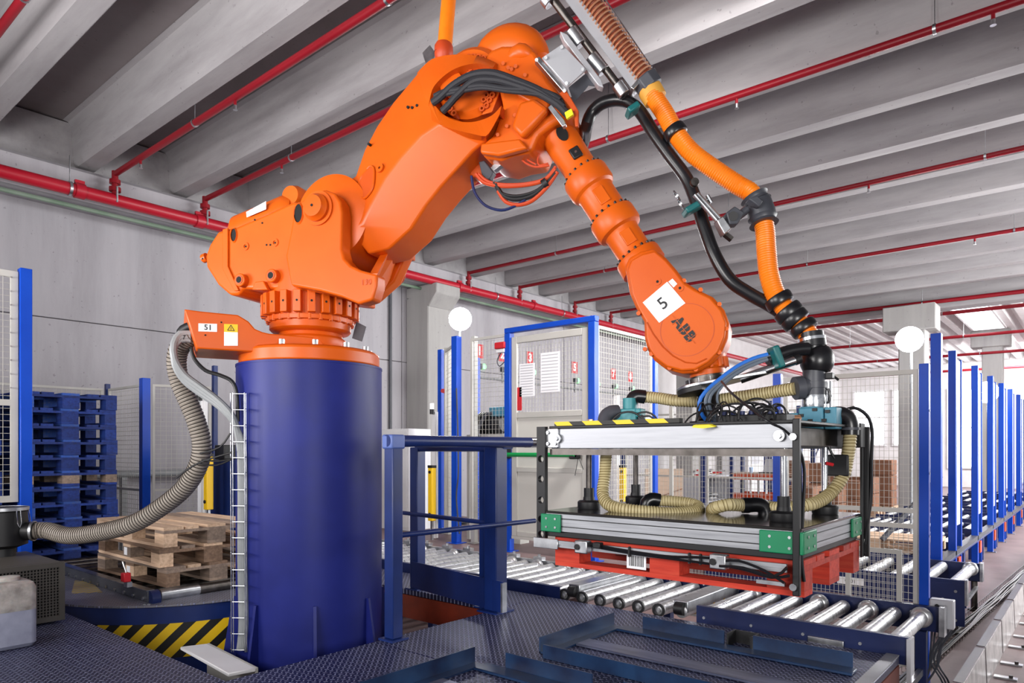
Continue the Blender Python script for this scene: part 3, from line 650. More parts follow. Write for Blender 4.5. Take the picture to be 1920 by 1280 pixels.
# cables over the elbow and under it
S = M['sleeve']
for pts, r in ((((812, 192), (826, 182), (850, 160), (885, 141), (925, 138), (970, 153), (1010, 170), (1042, 192), (1062, 212)), .021),
               (((830, 208), (842, 196), (858, 178), (890, 152), (930, 150), (975, 162), (1012, 176), (1046, 196), (1066, 216)), .02),
               (((815, 180), (832, 172), (856, 168), (900, 160), (950, 166), (1000, 168), (1030, 175), (1050, 188)), .014),
               (((813, 186), (834, 178), (860, 172), (905, 165), (955, 171), (1004, 176), (1040, 186), (1058, 200)), .012)):
    MB().tube(spline([A(x, y, .235 + .03 * math.sin(PI * i / 8)) for i, (x, y) in enumerate(pts)], .02), r, 10).build('cable_bundle', S, rob)
for i in range(5):
    MB().tube(spline([A(1000 + 2 * i, 164 + 3 * i, .25), A(1030, 172 + 4 * i, .25), A(1050 + i, 182 + 5 * i, .24), A(1060 + i, 200 + 4 * i, .23)], .02), .006, 6).build('cable', M['black'], rob)
br = A(1058, 215, .2)
MB().prism([A(x, y, .22) for x, y in ((1030, 206), (1037, 200), (1060, 228), (1064, 238), (1058, 243))], WN * .03).build('cable_bracket', M['zinc'], rob, bevel=.003)
MB().prism([A(x, y, .25) for x, y in ((1060, 214), (1073, 206), (1077, 217), (1064, 226))], WN * .02).build('cable_clamp', M['ybright'], rob, bevel=.003)
MB().prism([A(x, y, .22) for x, y in ((1050, 178), (1062, 170), (1086, 210), (1086, 240), (1080, 240), (1078, 214))], WN * .02).build('cable_strip', M['orange_d'], rob, bevel=.003)
MB().prism([A(x, y, .0) for x, y in ((856, 319), (872, 312), (900, 300), (912, 330), (888, 332), (880, 326))], -WN * .12).build('lower_bracket', M['orange_d'], rob, bevel=.01)
MB().prism([A(x, y, .05) for x, y in ((897, 303), (908, 300), (925, 322), (917, 336), (905, 336))], -WN * .05).build('connector_box', M['pvc'], rob, bevel=.006)
MB().prism([A(x, y, .06) for x, y in ((922, 310), (935, 302), (941, 308), (926, 320))], -WN * .04).build('connector_plate', M['zinc'], rob, bevel=.003)
for pts, r, m in ((((893, 326), (908, 342), (940, 349), (985, 347), (1020, 338), (1042, 318)), .011, 'oranger'),
                  (((898, 326), (915, 340), (945, 346), (990, 344), (1024, 334), (1042, 312)), .009, 'oranger'),
                  (((930, 345), (945, 368), (970, 374), (1000, 366), (1025, 345), (1042, 325)), .012, 'black'),
                  (((926, 342), (940, 362), (968, 368), (1002, 360), (1028, 340), (1044, 320)), .010, 'black'),
                  (((934, 358), (948, 378), (972, 384), (998, 376), (1026, 350), (1045, 322)), .011, 'oranger'),
                  (((884, 330), (890, 360), (910, 385), (940, 394), (966, 386), (985, 374)), .008, 'rail'),
                  (((968, 288), (985, 305), (1005, 313), (1030, 310)), .006, 'oranger'), (((980, 288), (990, 300), (1005, 308)), .005, 'oranger'), (((1012, 288), (1008, 300), (1012, 310), (1028, 306)), .005, 'oranger')):
    MB().tube(spline([A(x, y, .06) for x, y in pts], .02), r, 8).build('loop_cable', M[m], rob)
MB().cyl(A(1018, 347, .06), A(1026, 341, .06), .028, 12).build('cable_tie', M['black'], rob)
q = MB().prism([A(x, y, -.1) for x, y in ((660, 634), (668, 603), (686, 612), (678, 640))], -WN * .006).build('grey_flap', M['pvc'], rob, smooth=0)
# ---------------------------------------------------------------- vacuum gripper
GX0, GX1, GY0, GY1 = -2.12, -.88, 2.76, 3.62
g = thing('vacuum_gripper', (-1.5, 3.2, 1.25), 'large vacuum gripper frame with green corner blocks hanging from the robot wrist', 'gripper')
ZB0, ZB1 = 1.655, 1.755
for y in (2.78, 3.56): MB().box((-2.09, y, ZB0), (-.915, y + .045, ZB1)).build('frame_beam', M['alu'], g, bevel=.004)
for x in (-2.06, -1.5, -.99): MB().box((x - .025, 2.826, ZB0 + .01), (x + .025, 3.559, ZB1 - .01)).build('cross_beam', M['darksteel'] if x > -1 else M['alu'], g, bevel=.003)
MB().box((-2.1, 2.775, ZB1), (-.9, 3.61, ZB1 + .012)).build('top_plate', M['black'], g, bevel=.002, seg=1)
hz = stripes('hazard_tape', '#16150f', '#f0cc1c', .17, (1, 0), .45, 1.2)
MB().box((-2.06, 2.766, ZB1 + .0125), (-1.39, 2.80, ZB1 + .032)).build('hazard_strip', hz, g)
MB().box((-2.1, 2.783, ZB0 - .03), (-.9, 2.815, ZB0 - .001)).build('lower_rail', M['darksteel'], g)
for x, y in ((-2.045, 2.775), (-.965, 2.775), (-.965, 3.608)):
    MB().cyl((x, y, 1.705), (x, y - .012 if y < 3 else y + .012, 1.705), .022, 16).build('frame_bolt', M['zinc'], g)
    MB().cyl((x, y - .012, 1.705), (x, y - .022, 1.705), .012, 6).build('bolt_head', M['zinc'], g)
MB().box((-2.115, 2.768, 1.66), (-2.04, 2.779, 1.755)).build('corner_bracket', M['zinc'], g, bevel=.003)
for x, z in ((-2.1, 1.68), (-2.1, 1.735), (-2.055, 1.68)): MB().cyl((x, 2.767, z), (x, 2.759, z), .009, 8).build('bracket_screw', M['zinc'], g)
# uprights : perforated strip on the left, plain channels on the right
def strip(x, y, z0, z1, hw, holes, nm='upright'):
    q = MB(); n = 16
    if not holes: return MB().box((x - hw, y - .012, z0), (x + hw, y + .012, z1)).build(nm, M['black'], g, bevel=.003)
    r = hw * .68
    ed = [z0] + [e for c in holes for e in (c - hw, c + hw)] + [z1]
    for a, b in zip(ed[::2], ed[1::2]):
        if b > a: q.box((x - hw, y - .012, a), (x + hw, y + .012, b))
    for i, c in enumerate(holes):
        za, zb = c - hw, c + hw; outer = []
        for k in range(n):
            a = 2 * PI * k / n; dx, dz = math.cos(a), math.sin(a)
            s = min(hw / abs(dx) if abs(dx) > 1e-6 else 9, ((zb - c) if dz > 0 else (c - za)) / abs(dz) if abs(dz) > 1e-6 else 9); outer.append((x + dx * s, c + dz * s))
        # snap the nearest ray to each corner so the strip stays rectangular
        for cx, cz in ((x - hw, za), (x + hw, za), (x + hw, zb), (x - hw, zb)):
            j = min(range(n), key=lambda t: (outer[t][0] - cx) ** 2 + (outer[t][1] - cz) ** 2); outer[j] = (cx, cz)
        inn = [(x + math.cos(2 * PI * k / n) * r, c + math.sin(2 * PI * k / n) * r) for k in range(n)]
        vs = [(a, y - .012, b) for a, b in outer] + [(a, y - .012, b) for a, b in inn] + [(a, y + .012, b) for a, b in outer] + [(a, y + .012, b) for a, b in inn]
        fs = []
        for k in range(n):
            j = (k + 1) % n
            fs += [(k, j, n + j, n + k), (2 * n + j, 2 * n + k, 3 * n + k, 3 * n + j), (n + k, n + j, 3 * n + j, 3 * n + k), (j, k, 2 * n + k, 2 * n + j)]
        q.add(vs, fs)
    return q.build(nm, M['black'], g, smooth=0)
strip(-2.135, 2.765, 1.19, 1.765, .026, [1.23, 1.305, 1.40, 1.505, 1.605])
strip(-.893, 2.752, 1.09, 1.77, .013, []); MB().box((-.906, 2.764, 1.09), (-.896, 2.80, 1.77)).build('upright_web', M['black'], g)
strip(-.862, 3.655, 1.14, 1.76, .014, []); MB().box((-.876, 3.60, 1.14), (-.866, 3.643, 1.76)).build('upright_web', M['black'], g)
MB().cyl((-.9, 2.74, 1.125), (-.9, 2.728, 1.125), .014, 10).build('stop_screw', M['zinc'], g)
MB().cyl((-.9, 2.74, 1.70), (-.9, 2.728, 1.70), .014, 10).build('stop_screw', M['zinc'], g)
# lower vacuum box
for z0, z1 in ((1.252, 1.273), (1.2775, 1.311), (1.3155, 1.336)): MB().box((GX0, GY0, z0), (GX1, GY1, z1)).build('rim_profile', M['alu'], g, smooth=0)
for z0, z1 in ((1.273, 1.2775), (1.311, 1.3155)): MB().box((GX0 + .004, GY0 + .004, z0), (GX1 - .004, GY1 - .004, z1)).build('groove_shade', M['black'], g, smooth=0)  # black strips put the shade of the grooves into the colour
M['gloss'] = paint('gloss_black_plate', '#1f1d1c', '#2a2624', .14)
MB().box((GX0 - .003, GY0 - .003, 1.3365), (GX1 + .003, GY1 + .003, 1.349)).build('cover_plate', M['gloss'], g, bevel=.002, seg=1)
MB().box((GX0 + .01, GY0 + .01, 1.222), (GX1 - .01, GY1 - .01, 1.2515)).build('foam_pad', M['black'], g, bevel=.004)
def block(x, y, dx, dy):
    a, b = sorted((x, x + dx)); c, d = sorted((y, y + dy))
    o = MB().box((a, c, 1.247), (b, d, 1.334)).build('corner_block', M['green'], g, bevel=.004)
    q = MB()
    for z in (1.27, 1.312):
        if abs(dx) > abs(dy):
            for k in (.3, .75): q.cyl((x + dx * k, c, z), (x + dx * k, c - .003, z), .006, 8)
        else:
            for k in (.3, .75): q.cyl((b, y + dy * k, z), (b + .003, y + dy * k, z), .006, 8)
    q.build('block_screws', M['zinc'], o)['kind'] = 'stuff'
block(GX0 - .012, GY0 - .012, .12, .011); block(GX1 + .012, GY0 - .012, -.17, .011); block(GX1 + .001, GY0, .011, .16); block(GX1 + .001, GY1 - .17, .011, .17)
# guide columns with clamp feet
for i, (x, y) in enumerate(((-2.0, 2.98), (-2.0, 3.45), (-1.02, 2.98), (-.99, 3.45))):
    MB().cyl((x, y, 1.37), (x, y, 1.66), .0145, 16).build('guide_rod', M['chrome'] if i > 1 else M['darksteel'], g)
    MB().cyl((x, y, 1.40), (x, y, 1.455), .026, 16).build('rod_collar', M['black'], g)
    q = MB().lathe([(.055, 1.349), (.058, 1.355), (.058, 1.385), (.05, 1.392), (.03, 1.394), (.028, 1.41)], (x, y, 0), Z, 24)
    q.build('rod_foot', M['black'], g)
# sensor rail below
MB().box((-2.15, 2.748, 1.175), (-.93, 2.758, 1.186)).box((-2.15, 2.745, 1.19), (-.93, 2.758, 1.208)).box((-2.15, 2.75, 1.183), (-.93, 2.758, 1.192)).build('sensor_rail', M['alu'], g)
MB().box((-2.17, 2.738, 1.165), (-2.02, 2.7445, 1.215)).build('rail_bracket', M['zinc'], g, bevel=.002, seg=1)
for x in (-1.86, -1.19):
    MB().box((x - .035, 2.70, 1.165), (x + .035, 2.744, 1.225)).build('sensor_block', M['zinc'], g, bevel=.005)
    MB().cyl((x - .018, 2.70, 1.195), (x - .018, 2.694, 1.195), .014, 12).build('sensor_eye', M['black'], g)
MB().box((-1.80, 2.71, 1.195), (-1.76, 2.744, 1.222)).build('sensor_cylinder', M['black'], g, bevel=.004)
for pts in (((-1.83, 2.73, 1.215), (-1.7, 2.738, 1.20), (-1.45, 2.74, 1.19), (-1.3, 2.735, 1.2), (-1.2, 2.73, 1.205)), ((-1.83, 2.735, 1.2), (-1.6, 2.74, 1.185), (-1.3, 2.735, 1.18), (-1.1, 2.72, 1.175), (-.98, 2.72, 1.155), (-.91, 2.72, 1.17)), ((-1.17, 2.71, 1.2), (-1.1, 2.7, 1.21), (-1.0, 2.71, 1.18), (-.93, 2.72, 1.14)), ((-1.18, 2.7, 1.18), (-1.08, 2.695, 1.185), (-.97, 2.715, 1.16), (-.92, 2.725, 1.2))):
    cable(pts, .006).build('sensor_cable', M['rubber'], g)
for x in (-1.62, -1.33, -1.28): MB().box((x - .004, 2.732, 1.17), (x + .004, 2.745, 1.215)).build('cable_tie', M['black'], g)
MB().box((-1.04, 2.725, 1.125), (-.93, 2.74, 1.14)).build('rail_end_bracket', M['zinc'], g)
# neck between the tool flange and the frame, tilted hose support arm
NK = V((-1.46, 3.2, 0))
MB().cyl(V((NK.x, NK.y, ZB1 + .012)), V((TF.x, TF.y, TF.z + .0)), .056, 28).build('neck', M['darksteel'], g)
nd = TF - V((NK.x, NK.y, ZB1))
MB().lathe([(.085, 0), (.085, .02), (.057, .022)], (NK.x, NK.y, ZB1 + .0125), Z, 28).build('neck_foot', M['black'], g)
c0 = PD(1318, 727, 3.40); e1 = PD(1440, 701, 3.24) - c0; Lp = e1.length; e1.normalize(); e2 = e1.cross(Z).normalized(); e3 = e2.cross(e1)
pl = [c0 + (e1 * math.cos(a) + e2 * math.sin(a)) * .125 for a in (1.15 + (2 * PI - 2.3) * i / 20 for i in range(21))] + [c0 + e1 * Lp - e2 * .028, c0 + e1 * Lp + e2 * .028]
MB().prism(pl, e3 * .016).build('hose_support_plate', M['zinc'], g, bevel=.003)
MB().prism([p - e3 * .0005 for p in pl[1:20]], e3 * -.02).build('plate_underside', M['black'], g)
MB().cyl(PD(1388, 711, 3.28), PD(1495, 674, 3.2), .021, 20).build('support_tube', M['chrome'], g)
MB().cyl(PD(1490, 676, 3.2), PD(1500, 672, 3.2), .0225, 20).build('tube_cap', M['black'], g)
# ---- piping : ball joint, tee, valve block, elbows
PT = PD(1526, 775, 3.3)
def up(px_, py_, d=3.3): return PD(px_, py_, d)
MB().lathe([(.05, 0), (.05, .03), (.055, .031), (.055, .06), (.05, .061), (.05, .13)], up(1526, 740), Z, 28).build('pipe_tee', M['pvc'], g)
MB().cyl(up(1526, 722), up(1492, 728), .045, 24).build('tee_branch', M['pvc'], g)
MB().cyl(up(1505, 726), up(1490, 728), .055, 24).build('tee_cuff', M['pvc'], g)
MB().lathe([(.045, -.06), (.062, -.055), (.074, -.03), (.076, .0), (.07, .03), (.06, .05), (.05, .06)], up(1532, 674), (.03, .05, 1), 36).build('ball_joint', M['rubber'], g)
MB().lathe([(.045, -.05), (.05, .0), (.062, .0), (.062, .03), (.056, .035), (.056, .07)], up(1524, 651), (-.12, 0, 1), 32).build('hose_collar', M['rubber'], g)
MB().ring(up(1523, 639), (-.12, 0, 1), .056, .061, .014, 32).build('hose_clip', M['chrome'], g)
MB().lathe([(.048, 0), (.053, .02), (.053, .06), (.05, .075)], up(1526, 770), Z, 28).build('foil_wrap', M['foil'], g)
vb = up(1526, 797, 3.26)
MB().cyl(PD(1484, 786, 3.2), PD(1500, 786, 3.2), .02, 6).build('brass_fitting', M['copper'], g)
v_ = MB().obox(vb + Z * .03, V((.055, 0, 0)), V((0, .05, 0)), V((0, 0, .05))).build('valve_block', M['valve'], g, bevel=.006)
MB().obox(vb + V((-.012, 0, .072)), V((.038, 0, 0)), V((0, .04, 0)), V((0, 0, .014))).obox(vb + V((.085, .0, .03)), V((.026, 0, 0)), V((0, .045, 0)), V((0, 0, .05))).obox(vb + V((-.085, -.01, .03)), V((.028, 0, 0)), V((0, .035, 0)), V((0, 0, .028))).build('valve_body', M['valve'], g, bevel=.005)
for x, z in ((-.04, .045), (.02, .07), (.06, .02), (.0, .02), (.075, .06)): MB().obox(vb + V((x, -.052, z)), V((.01, 0, 0)), V((0, .004, 0)), V((0, 0, .007))).build('valve_screw', M['black'], v_)
MB().cyl(up(1552, 770, 3.3), up(1552, 715, 3.3), .018, 14).build('stay_rod', M['chrome'], g)
MB().obox(up(1548, 705, 3.29), V((.035, 0, 0)), V((0, .02, 0)), V((0, 0, .014))).build('stay_clamp', M['black'], g, bevel=.003)
MB().cyl(up(1560, 703, 3.29), up(1572, 712, 3.29), .006, 6).build('stay_lever', M['black'], g)
e = [up(1552, 783, 3.25), up(1570, 777, 3.25), up(1582, 779, 3.25), up(1591, 787, 3.25), up(1594, 798, 3.25), up(1594, 815, 3.25)]
MB().tube(spline(e, .01), .038, 20).build('pipe_elbow', M['rubber'], g)
MB().ring(up(1594, 806, 3.25), Z, .037, .043, .012, 24).build('elbow_band', M['pvc'], g)
# teal pump on the left of the frame
pb = PD(1178, 785, 3.7); pb = V((pb.x, pb.y, ZB1 + .012))
pm = MB().obox(pb + V((0, 0, .05)), V((.075, 0, 0)), V((0, .055, 0)), V((0, 0, .048))).obox(pb + V((0, -.03, .075)), V((.1, 0, 0)), V((0, .02, 0)), V((0, 0, .022))).build('pump_body', M['pump'], g, bevel=.006)
MB().cyl(pb + V((.01, 0, .09)), pb + V((.01, 0, .155)), .038, 12).build('pump_neck', M['pump'], g)
MB().tube(spline([PD(1134, 797, 3.66), PD(1136, 782, 3.68), PD(1146, 774, 3.69), PD(1158, 773, 3.7)], .01), .04, 18).build('pump_inlet', M['pvc'], g)
MB().tube(spline([PD(1182, 766, 3.7), PD(1184, 752, 3.7), PD(1192, 743, 3.7), PD(1209, 744, 3.7)], .01), .036, 18).build('pump_elbow', M['rubber'], g)
MB().cyl(PD(1202, 790, 3.66), PD(1202, 782, 3.60), .016, 12).build('pump_port', M['pvc'], g)
for pts in (((1146, 790), (1160, 776), (1185, 772), (1205, 784), (1222, 797)), ((1196, 775), (1212, 772), (1228, 780), (1238, 796)), ((1200, 782), (1218, 780), (1232, 790), (1240, 797))):
    MB().tube(spline([PD(x, y, 3.6) for x, y in pts], .02), .005, 6).build('pump_cable', M['black'], g)
MB().cyl(PD(1107, 797, 3.5), PD(1107, 786, 3.5), .014, 6).build('brass_fitting', M['copper'], g)
# cream corrugated hoses
def creamhose(pts, r):
    o = hose(pts, r, .014, .003).build('vacuum_hose', M['cream'], g); coil(pts, r - .001, .014, .0018).build('hose_spiral', M['cream_wire_shade'], o)
creamhose([PD(1209, 744, 3.7), PD(1235, 746, 3.66), PD(1270, 751, 3.6), PD(1320, 752, 3.55), PD(1380, 745, 3.48), PD(1440, 736, 3.4), PD(1492, 728, 3.3)], .031)
creamhose([PD(1594, 815, 3.25), PD(1592, 840, 3.25), PD(1588, 862, 3.26), PD(1585, 880, 3.26), PD(1578, 897, 3.26), PD(1560, 922, 3.26), PD(1535, 940, 3.22), PD(1505, 948, 3.2), PD(1465, 952, 3.25), PD(1430, 950, 3.35)], .030)
MB().obox(PD(1574, 872, 3.27), V((.045, 0, 0)), V((0, .03, 0)), V((0, 0, .05))).build('hose_valve', M['black'], g, bevel=.006)
MB().cyl(PD(1562, 871, 3.2), PD(1548, 868, 3.2), .008, 8).build('valve_handle', M['red'], g)
creamhose([PD(1139, 838, 3.5), PD(1136, 860, 3.5), PD(1134, 890, 3.5), PD(1130, 925, 3.48), PD(1140, 945, 3.42), PD(1170, 954, 3.36), PD(1215, 959, 3.34), PD(1265, 962, 3.36), PD(1303, 958, 3.42), PD(1310, 950, 3.5), PD(1290, 943, 3.56), PD(1255, 939, 3.6), PD(1232, 938, 3.62)], .030)
MB().tube(spline([PD(1236, 938, 3.62), PD(1222, 936, 3.62), PD(1213, 942, 3.62), PD(1212, 952, 3.62)], .01), .036, 18).build('hose_elbow', M['rubber'], g)
creamhose([PD(1395, 947, 3.3), PD(1365, 946, 3.26), PD(1340, 952, 3.3), PD(1336, 958, 3.42), PD(1352, 958, 3.6)], .030)
MB().cyl(PD(1392, 947, 3.3), PD(1404, 947, 3.3), .037, 20).build('hose_cuff', M['rubber'], g)
MB().tube(spline([PD(1402, 947, 3.3), PD(1420, 946, 3.3), PD(1432, 951, 3.3), PD(1436, 962, 3.3), PD(1436, 972, 3.3)], .01), .035, 18).build('hose_elbow', M['rubber'], g)
# cable tangle on the frame, pneumatic lines, valve terminal
vt = MB().box((-1.30, 2.95, 1.768), (-1.0, 3.06, 1.802)).build('valve_terminal', M['black'], g, bevel=.005)
q = MB()
for k in range(7): q.cyl((-1.27 + .04 * k, 2.96, 1.802), (-1.27 + .04 * k, 2.96, 1.818), .011, 8)
q.build('fittings', M['rail'], vt)['kind'] = 'stuff'
random.seed(11)
for i in range(24):
    c_ = V((random.uniform(-1.34, -1.0), random.uniform(2.86, 3.12), 1.775)); rr_ = random.uniform(.03, .085); th = random.uniform(0, PI); dd = V((math.cos(th), math.sin(th), 0)); st_ = random.uniform(-.1, .1); dr = V((random.uniform(-.1, .1), random.uniform(-.05, .05), 0))
    pts = [c_ + dd * rr_ * 1.15 * math.cos(a) + Z * rr_ * 1.05 * max(0, math.sin(a)) + dr * (a / PI) for a in (PI * k / 7 for k in range(8))]
    MB().tube(spline(pts, .012), random.choice((.003, .004, .005)), 6).build('tangled_cable', M['black'], g)
for pts, m, r in ((((1445, 667), (1420, 674), (1385, 690), (1350, 715), (1326, 740), (1324, 765), (1336, 785), (1358, 795)), 'airgrey', .009), (((1450, 670), (1425, 678), (1392, 693), (1357, 716), (1332, 742), (1332, 768), (1345, 782), (1365, 788)), 'airgrey', .009), (((1440, 664), (1412, 672), (1380, 688), (1345, 714), (1322, 735), (1311, 755), (1318, 780), (1335, 793), (1375, 797)), 'pneu', .0095), (((1448, 672), (1430, 678), (1400, 690), (1362, 716), (1345, 740), (1350, 765), (1372, 786)), 'airgrey', .006)):
    if m == 'pneu' and m not in M: M[m] = paint('blue_air_line', '#1d63c0', '#2a78d8', .4)
    MB().tube(spline([PD(x, y, 3.22 + .012 * i) for i, (x, y) in enumerate(pts)], .02), r, 8).build('air_line', M[m], g)
for pts, r in ((((1353, 715), (1370, 735), (1400, 760), (1440, 790), (1470, 805), (1492, 830), (1500, 860), (1502, 1000), (1500, 1080)), .005), (((1400, 790), (1440, 785), (1470, 800), (1495, 832), (1508, 880), (1506, 950), (1503, 1040), (1508, 1090)), .006), (((1390, 797), (1405, 775), (1430, 762), (1455, 766), (1470, 790)), .006), (((1505, 788), (1530, 790), (1545, 812), (1555, 840), (1564, 858), (1575, 868)), .006), (((1575, 775), (1600, 764), (1625, 778), (1635, 805), (1634, 860), (1633, 930), (1626, 985), (1622, 1020)), .008), (((1552, 728), (1557, 742), (1552, 756)), .006), (((1620, 1010), (1617, 1030), (1622, 1038)), .006)):
    dd = 2.70 if pts[-1][1] > 1035 and pts[-1][0] < 1520 else 3.26
    MB().tube(spline([PD(x, y, (3.1 - (3.1 - dd) * min(1, i / 3)) if dd < 3 else (dd if pts[-1][0] < 1600 else dd + .08)) for i, (x, y) in enumerate(pts)], .02), r, 8).build('cable', M['rubber'], g)
MB().box((-.93, 3.55, 1.66), (-.86, 3.63, 1.775)).build('end_box', M['black'], g, bevel=.004)
MB().prism([PD(x, y, 2.9) for x, y in ((1341, 800), (1330, 796), (1300, 797), (1297, 801), (1318, 803))], (0, .02, .004)).build('yellow_bracket', M['ybright'], g)
# ---------------------------------------------------------------- pallets
def pallet(name, loc, rz, m, label, cat='pallet', group=None, mats=None):
    t = thing(name, (0, 0, 0), label, cat, group); L, Wd = 1.2, .8; bw = .145
    mk = lambda i: (mats[i % len(mats)] if mats else m)
    for i, (y, w) in enumerate(((-.3275, .145), (-.19, .1), (0, .145), (.19, .1), (.3275, .145))): MB().box((-.6, y - w / 2, .122), (.6, y + w / 2, .144)).build('deck_board', mk(i), t)
    for i, x in enumerate((-.5275, 0, .5275)): MB().box((x - .0725, -.4, .1), (x + .0725, .4, .1215)).build('stringer_board', mk(i + 1), t)
    for i, x in enumerate((-.5275, 0, .5275)):
        for j, (y, w) in enumerate(((-.35, .1), (0, .145), (.35, .1))): MB().box((x - .0725, y - w / 2, .0225), (x + .0725, y + w / 2, .0995)).build('block', mk(i + j), t)
    for i, (y, w) in enumerate(((-.35, .1), (0, .145), (.35, .1))): MB().box((-.6, y - w / 2, 0), (.6, y + w / 2, .022)).build('bottom_board', mk(i + 2), t)
    t.location = loc; t.rotation_euler = (0, 0, rz); return t
rp_ = pallet('pallet', (-1.48, 3.2, 1.077), 0, M['redwood'], 'red painted wooden pallet held under the vacuum gripper')
MB().box((-.19, -.4015, .03), (-.09, -.4004, .1)).build('barcode_label', M['paper'], rp_)
q = MB(); x = -.178
random.seed(3)
while x < -.105:
    w = random.choice((.0015, .003, .0045)); q.box((x, -.4022, .042), (x + w, -.4016, .09)); x += w + random.choice((.0025, .004))
q.build('barcode', M['black'], rp_)
# ---------------------------------------------------------------- hose package of the robot
def hp(pts, d0, d1): n = len(pts) - 1; return [PD(x, y, d0 + (d1 - d0) * i / n) for i, (x, y) in enumerate(pts)]
t = thing('suction_hose', PD(1226, 175, 3.62), 'thick orange corrugated suction hose sweeping down from the spring carriage to the gripper', 'hose')
P = hp(((1213, 158), (1226, 182), (1246, 212), (1266, 248), (1296, 285), (1340, 318), (1385, 348), (1408, 362), (1425, 392), (1434, 430), (1437, 470), (1442, 515), (1456, 556), (1484, 592), (1507, 615), (1521, 637)), 3.62, 3.3)
hose(P, .047, .012, .0028, 20).build('hose', M['ohose'], t)
MB().lathe([(.06, 0), (.062, .015), (.06, .07), (.052, .075)], PD(1217, 166, 3.62), PD(1240, 205, 3.61) - PD(1217, 166, 3.62), 28).build('hose_cuff', M['sand'], t)
def band(i0, i1, r, wd, m, nm='rubber_band'):
    c = PD(*i0, 3.45 if i0[1] < 450 else 3.33); d = (PD(*i1, 3.45 if i0[1] < 450 else 3.33) - c).normalized()
    return MB().lathe([(r * .86, -wd / 2), (r, -wd * .36), (r, wd * .36), (r * .86, wd / 2)], c, d, 28).build(nm, m, t)
c = spline(P, .02)
def on(i): j = int(i * (len(c) - 1)); return c[j], (c[min(j + 2, len(c) - 1)] - c[j - 2]).normalized()
for i, w, r in ((.20, .05, .06), (.862, .052, .066), (.897, .052, .068), (.933, .05, .067), (.97, .046, .064)):
    o_, d_ = on(i); MB().lathe([(r * .76, -w / 2), (r * .95, -w * .44), (r, -w * .3), (r, w * .3), (r * .95, w * .44), (r * .76, w / 2)], o_, d_, 28).build('rubber_ring', M['rubber'], t)
for i in (.545, .60):
    o_, d_ = on(i); MB().lathe([(.07, -.018), (.062, -.01), (.058, .0), (.062, .01), (.07, .018)], o_, d_, 28).build('swivel_flange', M['pvc'], t)
o_, d_ = on(.573); MB().lathe([(.062, -.05), (.066, -.03), (.066, .03), (.062, .05)], o_, d_, 28).build('swivel_body', M['pvc'], t)
for pts, nm, m in ((((1404, 372), (1420, 366), (1431, 376), (1424, 388)), 'swivel_lug', 'pvc'), (((1362, 398), (1378, 386), (1396, 398), (1384, 420), (1368, 420)), 'swivel_block', 'pvc'), (((1344, 412), (1356, 404), (1372, 428), (1358, 440)), 'pivot_block', 'zinc')):
    MB().prism([PD(x, y, 3.36) for x, y in pts], FV * .06).build(nm, M[m], t, bevel=.005)
MB().cyl(PD(1375, 405, 3.355), PD(1375, 405, 3.35), .022, 16).build('bearing', M['black'], t)
MB().cyl(PD(1400, 392, 3.4), PD(1378, 412, 3.4), .02, 12).build('swivel_pin', M['pvc'], t)
MB().cyl(PD(1302, 365, 3.4), PD(1354, 425, 3.4), .011, 12).cyl(PD(1308, 362, 3.4), PD(1360, 420, 3.4), .008, 10).build('tie_rod', M['zinc'], t)
MB().cyl(PD(1358, 438, 3.4), PD(1372, 449, 3.4), .017, 6).build('rod_nut', M['darksteel'], t)
MB().lathe([(.02, -.012), (.024, 0), (.02, .012)], PD(1302, 342, 3.4), FV, 14).build('rod_eye', M['darksteel'], t)
for cxy in ((1268, 368), (1275, 383)): MB().ring(PD(*cxy, 3.42), V((.7, .3, .5)), .026, .031, .006, 24).build('clip_ring', M['chrome'], t)
t2 = thing('cable_hose', PD(1150, 188, 3.55), 'black cable hose arching from behind the upper arm down to the gripper', 'hose')
MB().tube(spline([PD(1072, 318, 4.2), PD(1086, 290, 4.15), PD(1096, 262, 4.05)] + hp(((1100, 236), (1109, 212), (1128, 194), (1155, 187), (1180, 192), (1202, 212), (1226, 250), (1256, 292), (1288, 336), (1306, 380), (1322, 430), (1340, 478), (1368, 524), (1404, 550), (1440, 570), (1468, 588)), 3.8, 3.38), .02), .033, 18).build('hose', M['rubber'], t2)
MB().tube(spline([PD(x, y, 3.24) for x, y in ((1438, 676), (1462, 664), (1490, 656), (1515, 654))], .02), .030, 18).build('hose_tail', M['rubber'], t2)
for a, b, dd in (((1176, 214), (1196, 200), 3.5), ((1283, 400), (1316, 381), 3.45), ((1462, 690), (1448, 650), 3.2)):
    pa, pb_ = PD(*a, dd), PD(*b, dd); MB().bar(pa, pb_, .09, .032, (pb_ - pa).cross(FV)).build('clamp', M['teal'], t2, bevel=.008)
MB().cyl(PD(1315, 380, 3.42), PD(1330, 372, 3.42), .004, 6).cyl(PD(1326, 366, 3.42), PD(1334, 380, 3.42), .01, 8).build('wing_screw', M['zinc'], t2)
